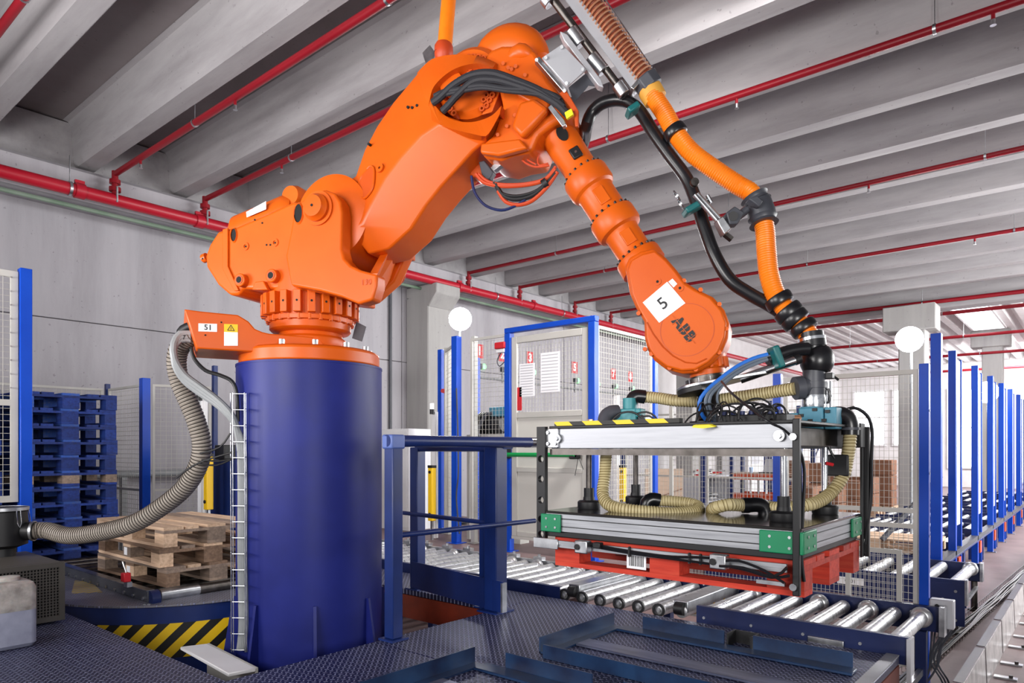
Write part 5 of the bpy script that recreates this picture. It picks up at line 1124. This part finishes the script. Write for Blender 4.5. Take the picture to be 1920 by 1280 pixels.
MB().cyl(b0, b0 + hd * .07, .06, 24).build('outlet', M['black'], t); MB().ring(b0 + hd * .05, hd, .06, .066, .015, 24).build('hose_clip', M['zinc'], t)
t = thing('exhaust_hose', b0, 'long grey corrugated hose from the filter canister up to the robot base', 'hose')
hs = [b0 + hd * .05, b0 + hd * .14] + [PD(*p) for p in ((130, 1004, 4.55), (190, 997, 4.45), (250, 981, 4.35), (300, 952, 4.3), (345, 915, 4.25), (372, 872, 4.2), (378, 832, 4.18), (368, 790, 4.16), (352, 750, 4.14), (337, 715, 4.12), (331, 682, 4.1), (335, 655, 4.08), (347, 637, 4.06), (362, 628, 4.05))]
coil(hs, .0535, .02, .0035, 16).build('hose_spiral', M['grey_wire_shade'], hose(hs, .055, .02, .004, 18).build('hose', M['greyhose'], t))
MB().tube(spline([PD(x, y, 4.02) for x, y in ((358, 612), (345, 618), (340, 628), (350, 634))], .02), .03, 12).build('hose_cuff', M['black'], t)
t = thing('conduit_bundle', PD(330, 690, 4.0), 'pale grey cable conduits looping from the robot base into the wire tray', 'conduit')
for k, (o, r) in enumerate(((0, .021), (7, .018), (13, .015))):
    MB().tube(spline([PD(x, y, d) for x, y, d in ((358, 625 + o, 4.02), (338, 626 + o, 4.0), (326, 644 + o, 3.98), (327, 672 + o, 3.98), (345, 702 + o, 4.0), (376, 726 + o, 4.02), (410, 752 + o * .8, 4.03), (436, 782 + o * .6, 4.04), (449 + o * .5, 830, 4.05), (452 + o * .6, 900, 4.05), (452 + o * .6, 1050, 4.05), (454 + o * .6, 1170, 4.05), (450 + o * .4, 1218, 4.05))], .03), r, 10).build('conduit', M['conduit'], t)
MB().tube(spline([PD(x, y, 4.06) for x, y in ((358, 650), (364, 672), (385, 694), (412, 703), (435, 715), (444, 740), (446, 790))], .02), .011, 8).build('black_cable', M['black'], t)
for pts in (((378, 862), (410, 864), (442, 858)), ((330, 866 + 30), (372, 868), (440, 846)), ((375, 850), (412, 838), (432, 812)), ((372, 868), (405, 872), (440, 858))): MB().tube(spline([PD(x, y, 4.03) for x, y in pts], .03), .0055, 6).build('strap', M['black'], t)
t = thing('wire_tray', PD(446, 1000, 4.05), 'vertical galvanised wire basket tray beside the left side of the blue column', 'tray')
for x, dd in ((432, 4.12), (436, 4.0), (458, 3.96), (461, 4.03)): MB().cyl(PD(x, 736, dd), PD(x + 2, 1222, dd), .0032, 6).build('long_wire', M['zinc'], t)
for i in range(17):
    y = 738 + 30 * i; MB().tube([PD(432, y - 2, 4.12), PD(436, y, 4.0), PD(458, y, 3.96), PD(461, y - 2, 4.03)], .0028, 5).build('rung', M['zinc'], t)
# jerrycan
JC = V((-4.56, 1.10, PZT + .003))
t = tag(thing('jerrycan', JC, 'translucent white plastic canister half full of grey liquid at the lower left corner', 'canister'), 'translucent white plastic canister half full of grey liquid at the lower left corner', 'canister')
jm = NT('milky_plastic'); f = jm.noise(14, 5); jm.b.inputs['Subsurface Weight'].default_value = .25
M['milky'] = jm.set(jm.ramp(f, [(.3, '#8d8782'), (.65, '#c4bfba')]), .45)
jm = NT('grey_liquid'); M['liquid'] = jm.set(jm.ramp(jm.noise(10, 4), [(.3, '#8f93a8'), (.7, '#a9adc0')]), .35)
def rr(cx_, cy_, z, hx, hy, r=.035):
    out = []
    for sx, sy, a0_ in ((1, 1, 0), (-1, 1, PI / 2), (-1, -1, PI), (1, -1, 3 * PI / 2)):
        for k in range(5): a = a0_ + PI / 2 * k / 4; out.append((cx_ + sx * (hx - r) + r * math.cos(a), cy_ + sy * (hy - r) + r * math.sin(a), z))
    return out
x, y, z = JC
MB().loft([rr(x, y, z, .10, .135), rr(x, y, z + .02, .115, .15), rr(x, y, z + .2, .115, .15)]).build('liquid_part', M['liquid'], t)
MB().loft([rr(x, y, z + .2002, .115, .15), rr(x, y, z + .32, .115, .15), rr(x, y, z + .345, .105, .14), rr(x, y, z + .355, .08, .115)]).build('body', M['milky'], t)
MB().lathe([(.055, .355), (.055, .375), (.04, .378)], (x, y + .04, z), Z, 24).build('neck_ring', M['milky'], t)
# ---------------------------------------------------------------- things between the column and the wall
def curtain(px_, y0, y1, d, label, z0=None):
    p = PD(px_, y0, d); q_ = PD(px_, y1, d); b = V((p.x, p.y, 0)); z0 = PZT if z0 is None else z0
    t = thing('light_curtain', (p.x, p.y, z0), label, 'sensor')
    MB().box((b.x - .035, b.y - .035, q_.z), (b.x + .035, b.y + .035, p.z - .03)).build('housing', M['yellow'], t, bevel=.006)
    MB().box((b.x - .037, b.y - .037, p.z - .0295), (b.x + .037, b.y + .037, p.z)).build('cap', M['black'], t)
    for z in (p.z - .08, q_.z + .08): MB().cyl((b.x, b.y - .036, z), (b.x, b.y - .045, z), .018, 10).build('lens', M['black'], t)
    MB().box((b.x - .015, b.y - .012, z0), (b.x + .015, b.y + .012, q_.z)).build('stand', M['zinc'], t)
curtain(391, 850, 955, 7.0, 'yellow light curtain post behind the grey hose left of the blue column', 0)
curtain(810, 872, 976, 8.3, 'yellow light curtain post seen through the handrail')
curtain(1168, 872, 950, 9.1, 'yellow light curtain post seen under the gripper frame')
def alupost(px_, y0, d, label, lampc=None, z0=None, w=.05):
    p = PD(px_, y0, d); z0 = PZT if z0 is None else z0; t = thing('aluminium_post', (p.x, p.y, z0), label, 'post')
    MB().box((p.x - w / 2, p.y - w / 2, z0), (p.x + w / 2, p.y + w / 2, p.z)).box((p.x - w * .7, p.y - .004, z0), (p.x + w * .7, p.y + .004, p.z - .02)).build('profile', M['white'], t)
    if lampc:
        b = PD(px_ - 6, y0, d - .05)
        MB().cyl((b.x, b.y, p.z - .03), (b.x, b.y, p.z + .03), .028, 14).build('lamp_base', M['black'], t); MB().cyl((b.x, b.y, p.z + .0305), (b.x, b.y, p.z + .1), .024, 14).build('beacon', glow('beacon_' + lampc, '#ff8a70' if lampc == 'red' else '#fbfbff', .8), t)
alupost(380, 746, 7.1, 'white aluminium post with a small red beacon left of the blue column', 'red', 0, .07)
alupost(816, 772, 8.5, 'white aluminium post with a white beacon behind the handrail', 'white')
alupost(1156, 742, 9.2, 'white aluminium post behind the mesh right of the enclosure door', None, None, .06)
p = PD(420, 950, 7.4)
t = thing('cabinet', (p.x, p.y, 0), 'blue machine cabinet partly hidden behind the blue column on its left', 'cabinet')
MB().box((p.x - .12, p.y - .1, 0), (p.x + .6, p.y + .35, 1.55)).build('body', M['navy2'], t, bevel=.01)
MB().box((p.x - .08, p.y - .108, .1), (p.x + .2, p.y - .1005, 1.5)).build('door', M['navy2'], t)
MB().box((p.x + .05, p.y - .13, 1.551), (p.x + .25, p.y + .05, 1.70)).build('control_head', M['black'], t, bevel=.01)
p = PD(750, 950, 9.3)
t = thing('control_cabinet', (p.x, p.y, PZT), 'white electrical cabinet with buttons and a warning triangle behind the handrail', 'cabinet')
x, y = p.x, p.y
MB().box((x - .5, y, PZT), (x + .17, y + .4, 1.93)).build('body', M['white'], t, bevel=.006); MB().box((x - .16, y - .012, PZT + .04), (x + .15, y - .0005, 1.90)).build('door', M['white'], t, bevel=.004)
q = MB()
for k in range(5): q.cyl((x - .1 + .035 * k, y - .0125, 1.60), (x - .1 + .035 * k, y - .02, 1.60), .009, 8)
q.build('push_buttons', M['black'], t)['kind'] = 'stuff'
for dx, m in ((-.03, 'red'), (-.09, 'paper')): MB().cyl((x + dx, y - .0125, 1.67), (x + dx, y - .022, 1.67), .016, 12).build('indicator', M[m], t)
w_ = V((x - .02, y - .0135, 1.45)); MB().prism([w_ + V((-.04, 0, -.03)), w_ + V((.04, 0, -.03)), w_ + V((0, 0, .04))], (0, -.001, 0)).build('warning_sign', M['yellow'], t, smooth=0)
warn(w_ + V((0, -.002, -.005)), V((1, 0, 0)), Z, .03, t)
# drive unit behind the mesh
t = thing('drive_unit', (-5.1, 6.3, PZT), 'black motor with pale blue gearbox on a grey table behind the rear mesh', 'motor')
MB().box((-5.42, 6.05, 1.78), (-4.82, 6.6, 1.83)).build('table_top', M['grey'], t, bevel=.005)
for a, b in ((-5.4, 6.08), (-4.86, 6.08), (-5.4, 6.56), (-4.86, 6.56)): MB().box((a - .02, b - .02, PZT), (a + .02, b + .02, 1.779)).build('leg', M['grey'], t)
MB().lathe([(.08, 0), (.12, .02), (.13, .08), (.13, .34), (.1, .38)], (-5.36, 6.2, 1.965), (1, .1, 0), 28).build('motor_body', M['black'], t)
q = MB()
for k in range(9): q.ring((-5.3 + .032 * k, 6.206 + .0032 * k, 1.965), (1, .1, 0), .125, .138, .012, 28)
q.build('cooling_fins', M['black'], t)['kind'] = 'stuff'
MB().box((-5.12, 6.12, 2.04), (-4.85, 6.3, 2.15)).build('gearbox', M['valve'], t, bevel=.01)
MB().tube(spline([(-5.05, 6.1, 2.08), (-5.12, 6.06, 2.05), (-5.2, 6.03, 1.9), (-5.22, 6.0, 1.78), (-5.4, 5.95, 1.75), (-5.5, 5.92, 1.74)], .02), .02, 10).build('motor_cable', M['pvc'], t)
t.location.x -= .40
t = thing('switch_box', (-5.0, 6.0, PZT), 'grey switch cabinet with round indicator lights under the motor table', 'cabinet')
MB().box((-5.2, 6.09, .95), (-4.8, 6.3, 1.70)).build('body', M['steelgrey'], t, bevel=.006); t.location.x -= .2; MB().box((-5.16, 6.12, PZT), (-4.84, 6.28, .95)).build('plinth', M['grey'], t)
for x_, z_, m in ((-4.98, 1.4, 'paper'), (-4.93, 1.4, 'oranger'), (-5.06, 1.38, 'black'), (-4.98, 1.55, 'black'), (-4.96, 1.26, 'yellow')): MB().cyl((x_, 6.089, z_), (x_, 6.075, z_), .017, 12).build('indicator', M[m], t)
NUM = 'zero one two three four five six seven eight'.split()
# numbered signs with push buttons on the wall
for px_, py_, s in ((899, 658, '1'), (942, 665, '2'), (994, 671, '3'), (1036, 680, '4'), (1077.7, 689, '5'), (1116, 696, '6'), (1150, 701, '7'), (1182, 706, '8')):
    c_ = PX(px_, py_, WX + .012); t = thing('number_sign', c_, 'red sign with the white numeral %s on the far concrete wall' % NUM[int(s)], 'sign', 'red number signs on the wall')
    MB().box((WX + .002, c_.y - .115, c_.z - .14), (WX + .012, c_.y + .115, c_.z + .14)).build('plate', M['red'], t)
    text(s, .24, (WX + .0125, c_.y, c_.z), (0, 1, 0), Z, M['paper'], t, 'numeral', lift=.003, bold=.012)
    b = thing('push_button', (WX, c_.y + .05, c_.z - .32), 'green lit push button box under the red wall sign with numeral %s' % NUM[int(s)], 'button', 'button boxes under the number signs')
    MB().box((WX + .002, c_.y - .06, c_.z - .36), (WX + .07, c_.y + .04, c_.z - .26)).build('box', M['pvc'], b)
    MB().cyl((WX + .01, c_.y + .1, c_.z - .31), (WX + .06, c_.y + .1, c_.z - .31), .06, 14).build('lamp', glow('button_green', '#8ff0a0', .9) if 'btn' not in M else M['btn'], b)
    MB().cyl((WX + .02, c_.y, c_.z - .361), (WX + .02, c_.y, c_.z - .6), .012, 8).build('drop_pipe', M['conduit'], b)
tag(MB().cyl(PX(890, 706, WX + .03), PX(1190, 742, WX + .03), .02, 8).build('wall_cable_pipe', M['conduit'], None), 'thin pale pipe linking the button boxes along the far concrete wall', 'pipe')
# ---------------------------------------------------------------- far work corner seen under the gripper
t = thing('workbench', (-8.7, 18.6, 0), 'light grey steel workbench with open shelf in the far corner, red tools on top', 'bench')
for lo, hi in (((-9.1, 17.8, .86), (-8.37, 19.9, .92)), ((-9.1, 17.8, 0), (-8.37, 17.85, .859)), ((-9.1, 19.85, 0), (-8.37, 19.9, .859)), ((-9.1, 17.851, .18), (-8.37, 19.849, .22)), ((-9.1, 17.851, .221), (-9.06, 19.849, .859))): MB().box(lo, hi).build('panel', M['steelgrey'], t)
random.seed(21)
def junk(name, label, cat, x, y, z, mk, n=3, s=.12):
    t = thing(name, (x, y, z), label, cat)
    for i in range(n):
        a = random.uniform(0, PI); d = V((math.cos(a), math.sin(a), 0)) * s * random.uniform(.6, 1.2); c_ = V((x + random.uniform(-s, s) * .6, y + random.uniform(-s, s), z + .03 + .045 * i))
        MB().bar(c_ - d, c_ + d, .05, .045).build(('body', 'handle', 'jaw', 'grip')[i % 4], mk[i % len(mk)], t, bevel=.01, seg=1)
junk('hand_tool', 'red clamp tool lying nearest on the far workbench', 'tool', -8.55, 18.1, .92, [M['red'], M['zinc'], M['red']], 4, .2)
junk('hand_tool', 'red and steel tool in the middle of the far workbench', 'tool', -8.6, 18.7, .92, [M['zinc'], M['red'], M['black']], 4, .22)
junk('hand_tool', 'copper coloured tool at the far end of the workbench', 'tool', -8.6, 19.4, .92, [M['copper'], M['red'], M['zinc']], 3, .22)
junk('machine_part', 'grey machine part on the workbench shelf', 'part', -8.7, 18.4, .22, [M['pvc'], M['white'], M['black']], 5, .25)
junk('machine_part', 'white machine part at the back of the workbench shelf', 'part', -8.7, 19.3, .22, [M['white'], M['pvc']], 4, .22)
t = thing('shelf_rack', (-5.5, 14.7, 0), 'low rack with two orange beams and dark blue uprights right of the workbench', 'rack')
for x in (-6.05, -5.05):
    for y in (14.45, 15.05): MB().box((x - .04, y - .03, 0), (x + .04, y + .03, 1.5 if x < -5.5 else 1.06)).build('upright', M['navy2'], t)
for z in (.62, 1.02):
    for y in (14.42, 15.06): MB().box((-6.0, y - .02, z), (-5.1, y + .02, z + .12)).build('orange_beam', M['oranger'], t)
MB().box((-6.05, 14.4, 1.141), (-5.0, 15.1, 1.16)).build('top_board', M['card'], t)
for i in range(5): MB().cyl((-5.92 + .17 * i, 14.75, .001), (-5.92 + .17 * i, 14.75, 1.01), .025, 8).build('stored_tube', M['white'] if i % 2 else M['conduit'], t)
lp = thing('laptop', (-5.3, 14.6, 1.16), 'open laptop with its lid tilted on the orange beamed rack', 'laptop')
MB().box((-5.5, 14.5, 1.161), (-5.1, 14.78, 1.18)).build('base', M['black'], lp); MB().prism([(-5.5, 14.78, 1.181), (-5.1, 14.78, 1.181), (-5.12, 14.9, 1.45), (-5.48, 14.9, 1.45)], (0, .012, .003)).build('lid', M['steelgrey'], lp)
cp = tag(MB().lathe([(.03, 0), (.04, .12)], (-5.68, 14.6, 1.1605), Z, 16).build('cup', paint('cup_blue', '#8fb0d8', None, .4), None), 'pale blue plastic cup beside the laptop on the rack', 'cup')
tag(MB().box((-5.2, 13.9, .001), (-4.85, 14.2, .5)).build('bag', M['black'], None, bevel=.05, seg=3), 'black bag standing on the floor before the orange beamed rack', 'bag')
t = thing('fire_extinguisher', PX(1278, 856, WX + .1), 'small red fire extinguisher on the far white wall above the workbench', 'extinguisher')
c_ = PX(1278, 872, WX + .12)
MB().lathe([(.07, 0), (.085, .03), (.085, .36), (.03, .42)], c_, Z, 18).build('cylinder', M['red'], t); MB().lathe([(.03, .421), (.035, .50), (.02, .52)], c_, Z, 12).build('valve', M['black'], t)
t = thing('cardboard_panel', (-6.75, 12.6, 0), 'brown cardboard sheet standing upright behind the gripper', 'cardboard')
MB().prism([(-6.95, 12.35, .001), (-6.40, 12.9, .001), (-6.42, 12.95, 1.27), (-6.97, 12.4, 1.27)], (-.02, .02, 0)).build('sheet', M['card'], t)
MB().prism([(-6.94, 12.349, .6), (-6.41, 12.879, .86), (-6.41, 12.879, .88), (-6.94, 12.349, .62)], (.001, -.001, 0)).build('crease', M['brown'], t, smooth=0)
for i, (x, y, z1) in enumerate(((-9.2, 19.0, 3.0), (-9.2, 24.2, 3.0), (-7.4, 20.5, 3.2), (-5.6, 18.5, 2.6))):
    t = thing('pallet_rack', (x, y, 0), ('dark blue rack frame on the far white wall behind the workbench', 'dark blue rack frame farther along the white wall', 'dark blue rack frame rising behind the far tool bench', 'dark blue rack frame behind the laptop')[i], 'rack', 'far rack frames')
    MB().box((x - .05, y - .04, 0), (x + .05, y + .04, z1)).build('upright', M['navy2'], t); MB().box((x - .05, y + .76, 0), (x + .05, y + .84, z1)).build('upright', M['navy2'], t)
    for z in (.6, 1.4, 2.2): MB().bar((x, y + .04, z), (x, y + .76, z + .5), .03).build('brace', M['navy2'], t)
struct(MB().box((WX + .002, 20.2, .02), (WX + .05, 21.2, 2.2)), 'door_1', M['white'], 'white door in the far white wall')
for i, (px_, y0, y1) in enumerate(((1352, 17.9, 19.2), (1385, 22.2, 23.6))):
    t = thing('machine_housing', (-8.9, y0 + 4, 0), ('white machine housing against the far wall left of the tee pipe', 'second white machine housing farther along the wall')[i], 'machine')
    yy = y0 + 4; MB().box((-9.5, yy, 0), (-8.6, yy + 1.3, 2.6 - .3 * i)).build('housing', M['white'], t, bevel=.02); MB().box((-8.599, yy + .2, 1.2), (-8.58, yy + .9, 2.0)).build('window', M['steelgrey'], t)
    MB().cyl((-9, yy + .5, 2.6 - .3 * i), (-9, yy + .5, 3.6), .08, 12).build('stack_pipe', M['white'], t)
# cartons and pallets beyond the fence
k = 0
for px_, d, n in ((1505, 13.2, 2), (1552, 14.4, 3), (1592, 15.6, 2), (1620, 17.5, 2), (1655, 18.8, 3), (1490, 17.5, 3)):
    p = PD(px_, 900, d)
    for j in range(n):
        t = tag(MB().box((p.x - .28, p.y - .3, .16 + .41 * j), (p.x + .28, p.y + .3, .56 + .41 * j)).build('carton', M['brown'], None, bevel=.012, seg=1), '%s brown carton in the %s carton pile behind the mesh fence' % (('bottom', 'second', 'top')[j] if n == 3 else ('bottom', 'top')[j], ('first', 'second', 'third', 'fifth', 'last', 'fourth')[k]), 'carton', 'cartons behind the mesh')
    pt = tag(thing('pallet', (0, 0, 0), 'x', 'pallet'), 'raw wood pallet under the %s carton pile behind the mesh' % ('first', 'second', 'third', 'fifth', 'last', 'fourth')[k], 'pallet', 'pallets under cartons')
    for dy in (-.3, 0, .3): MB().box((-.4, dy - .05, .021), (.4, dy + .05, .13)).build('bearer', M['wood'], pt)
    for i in range(5): MB().box((-.4 + .17 * i, -.35, .1305), (-.29 + .17 * i, .35, .155)).build('deck_board', M['wood'], pt)
    for dx in (-.3, .3): MB().box((dx - .05, -.35, 0), (dx + .05, .35, .0205)).build('bottom_board', M['wood'], pt)
    pt.location = (p.x, p.y, .001); k += 1
# ---------------------------------------------------------------- lane racks on the right
RX = -1.37
ys = [8.78, 9.85, 11.8, 13.6, 15.2, 16.8, 18.6, 20.4, 22.3, 24.2, 26.2]
lane = None; ord_ = ['nearest', 'second', 'third', 'fourth', 'fifth', 'sixth', 'seventh', 'eighth', 'ninth', 'tenth']
for i, y in enumerate(ys[1:]):
    lab = '%s pair of blue lane posts with grey panel along the right rack edge' % ord_[i]
    if lane is None:
        lane = thing('lane_post_pair', (0, 0, 0), lab, 'post', 'blue lane posts of the rack')
        for yy, z1, w in ((0, 2.84, .08), (.54, 2.78, .052)):
            MB().box((RX - w / 2, yy - w / 2, 0 if yy else .0), (RX + w / 2, yy + w / 2, z1)).build('post', M['blue'], lane, bevel=.004, seg=1)
        MB().box((RX - .012, .06, .72), (RX + .012, .50, 2.76)).build('side_panel', M['grey'], lane)
        q = MB()
        for z in (.8, 1.2, 1.6, 1.7, 2.1, 2.5): q.cyl((RX + .0375, 0, z), (RX + .043, 0, z), .014, 8)
        q.build('post_screws', M['zinc'], lane)['kind'] = 'stuff'
        MB().box((RX + .03, .12, .18), (RX + .05, .3, .34)).build('orange_bracket', M['oranger'], lane)
        MB().box((RX - .04, .75, 0), (RX + .02, .83, .36)).build('rack_leg', M['navy2'], lane); MB().box((RX - .06, -.06, 0), (RX + .08, .06, .012)).build('foot_plate', M['zinc'], lane)
        lane.location = (0, y, 0)
    else: dup(lane, (0, y, 0), label=lab)
t = thing('rack_post', (RX, 8.78, 0), 'tall single blue post directly right of the mesh panel post', 'post')
MB().box((RX - .05, 8.73, 0), (RX + .05, 8.83, 2.91)).build('post', M['blue'], t, bevel=.004, seg=1); MB().box((RX - .09, 8.69, 0), (RX + .09, 8.87, .011)).build('foot_plate', M['blue'], t)
MB().bar((RX - .55, 8.85, .62), (RX - .05, 9.35, 1.35), .045).build('brace', M['pvc'], t)
tag(MB().box((RX - .05, 8.88, .38), (RX + .04, 26, .44)).build('rack_edge_beam', M['pvc'], None), 'long grey edge beam of the lane rack running away to the right', 'beam')
tag(MB().box((RX - .10, 8.88, .361), (RX + .05, 26, .379)).build('rack_lower_beam', M['navy2'], None), 'thin dark blue beam directly under the grey rack edge beam', 'beam')
lane2 = None
for i in range(9):
    a, b = ys[i] + (.15 if i == 0 else .66), ys[i + 1] - .12
    if b - a < .5: a, b = ys[i] + .12, ys[i + 1] - .1
    t = thing('roller_lane', (-3.5, a, .35), '%s roller lane of the right rack, counted from the mesh panel' % ord_[i], 'conveyor', 'roller lanes of the rack')
    MB().box((-3.2, a, .34), (RX - .11, a + .03, .46)).build('side_beam', M['rail'], t); MB().box((-3.2, b - .03, .34), (RX - .11, b, .46)).build('side_beam', M['rail'], t)
    q = None; n = 10 if i < 3 else 6
    for j in range(n):
        x = RX - .2 - (1.75 / n) * j
        if q is None: q = MB().cyl((x, a + .031, .44), (x, b - .031, .44), .035, 10).build('roller', M['roller'], t); x0 = x
        else: o = q.copy(); COL.objects.link(o); o.parent = t; o.location = (x - x0, 0, 0)
    for x in (-3.1, -1.5):
        for y in (a, b - .03): MB().box((x - .03, y, 0), (x + .03, y + .03, .34)).build('leg', M['navy2'], t)
pl_ = pallet('pallet', (-2.03, 9.33, .477), 0, M['wood'], 'raw wooden pallet on the nearest rack lane seen behind the mesh panel')
pl_.scale = (1.02, .92, 1)
# mesh and clutter behind lanes
t = thing('mesh_fence', (-5, 9.8, 0), 'far grey mesh fence with dark blue posts seen through the front mesh panel', 'fence')
for x in (-6.4, -4.9, -3.4): fpost(t, x, 10.6, 0, 2.3, .07, 'navy2')
for x in (-6.35, -4.85): mesh_panel(t, (x, 10.6, 0), (x + 1.4, 10.6, 0), .2, 2.25, mid=(1.2,), dx=.07, dz=.07, wr=.002)
# floor tray and guide plate at the lower right
a, b = V((-1.15, 5.42, 0)), V((-.80, 12.5, 0)); d = (b - a).normalized(); s = d.cross(Z)
t = thing('floor_cable_tray', a, 'wire cable tray with dark cables on the floor at the lower right', 'tray')
L = (b - a).length
for o in (0, .05, .10, .15): MB().cyl(a + s * o + Z * (.05 if o in (0, .15) else .006), b + s * o + Z * (.05 if o in (0, .15) else .006), .004, 6).build('long_wire', M['darksteel'], t)
q = MB()
for i in range(int(L / .1)):
    p = a + d * (.1 * i); q.tube([p + Z * .05, p + Z * .006, p + s * .15 + Z * .006, p + s * .15 + Z * .05], .003, 4)
q.build('cross_wires', M['darksteel'], t)['kind'] = 'stuff'
random.seed(6)
for i in range(6): MB().tube(spline([a + d * (L * k / 12) + s * (.03 + .02 * i + random.uniform(-.012, .012)) + Z * (.02 + .006 * (i % 3)) for k in range(13)], .1), .009, 6).build('cable', M['rubber'], t)
t = thing('floor_guide', a, 'galvanised steel guide plate with bracket feet along the floor at the lower right', 'guide')
g0, g1 = V((-.62, 4.9, 0)), V((-.60, 14, 0)); d = (g1 - g0).normalized(); s = d.cross(Z)
seg = 9
for i in range(seg):
    p, q_ = g0.lerp(g1, i / seg), g0.lerp(g1, (i + .94) / seg)
    MB().prism([p, q_, q_ + Z * .26 - s * .01, p + Z * .26 - s * .01], s * .006).build('guide_plate', M['galv'], t)
    MB().prism([p + Z * .261 - s * .008, q_ + Z * .261 - s * .008, q_ + Z * .262 - s * .06, p + Z * .262 - s * .06], Z * .004).build('plate_lip', M['darksteel'], t)
    for k_ in (.25, .7):
        m_ = p.lerp(q_, k_) + s * .09
        MB().obox(m_ + Z * .006, s * .07, d * .03, Z * .006).build('foot_bracket', M['zinc'], t); MB().cyl(m_ + s * .03 + Z * .012, m_ + s * .03 + Z * .03, .014, 6).build('anchor_bolt', M['darksteel'], t)
# ---------------------------------------------------------------- photo lamps
for px_, py_, d, rad, pw, z0, lab in ((863, 598, 10.0, .16, 420, PZT, 'dazzling white floodlight on a stand by the concrete wall column'), (1705, 636, 9.6, .17, 480, 0, 'dazzling white floodlight above the mesh panel post'), (1850, 735, 13.5, .2, 420, 0, 'dazzling white floodlight between the far blue lane posts')):
    c_ = PD(px_, py_, d); n_ = (V((-1.5 if px_ > 1000 else -.5, 1, 2.2)) - c_).normalized()
    t = thing('floodlight', (c_.x, c_.y, z0), lab, 'lamp', 'floodlights')
    MB().lathe([(.05, -.26), (.08, -.25), (.09, -.1), (rad * .9, -.03)], c_, n_, 36).build('reflector', M['black'], t)
    MB().lathe([(rad * .88, -.028), (rad * 1.02, -.01), (rad * 1.0, .03), (rad * .8, .08), (rad * .4, .11), (.01, .12)], c_, n_, 36).build('lens', M['lamp'] if 'lamp' in M else M.setdefault('lamp', glow('lamp_glow', '#ffffff', 60)), t)
    bk = c_ - n_ * .18
    MB().cyl((bk.x, bk.y, z0 + .03), (bk.x, bk.y, bk.z), .018, 10).build('stand', M['conduit'], t)
    MB().cyl((bk.x, bk.y, z0), (bk.x, bk.y, z0 + .03), .2, 20).build('stand_foot', M['black'], t)
    l = bpy.data.lights.new('flood', 'SPOT'); l.energy = pw; l.spot_size = 2.4; l.spot_blend = .6; l.shadow_soft_size = .15
    o = bpy.data.objects.new('flood', l); COL.objects.link(o); o.location = c_ + n_ * .05; o.rotation_euler = n_.to_track_quat('-Z', 'Y').to_euler()
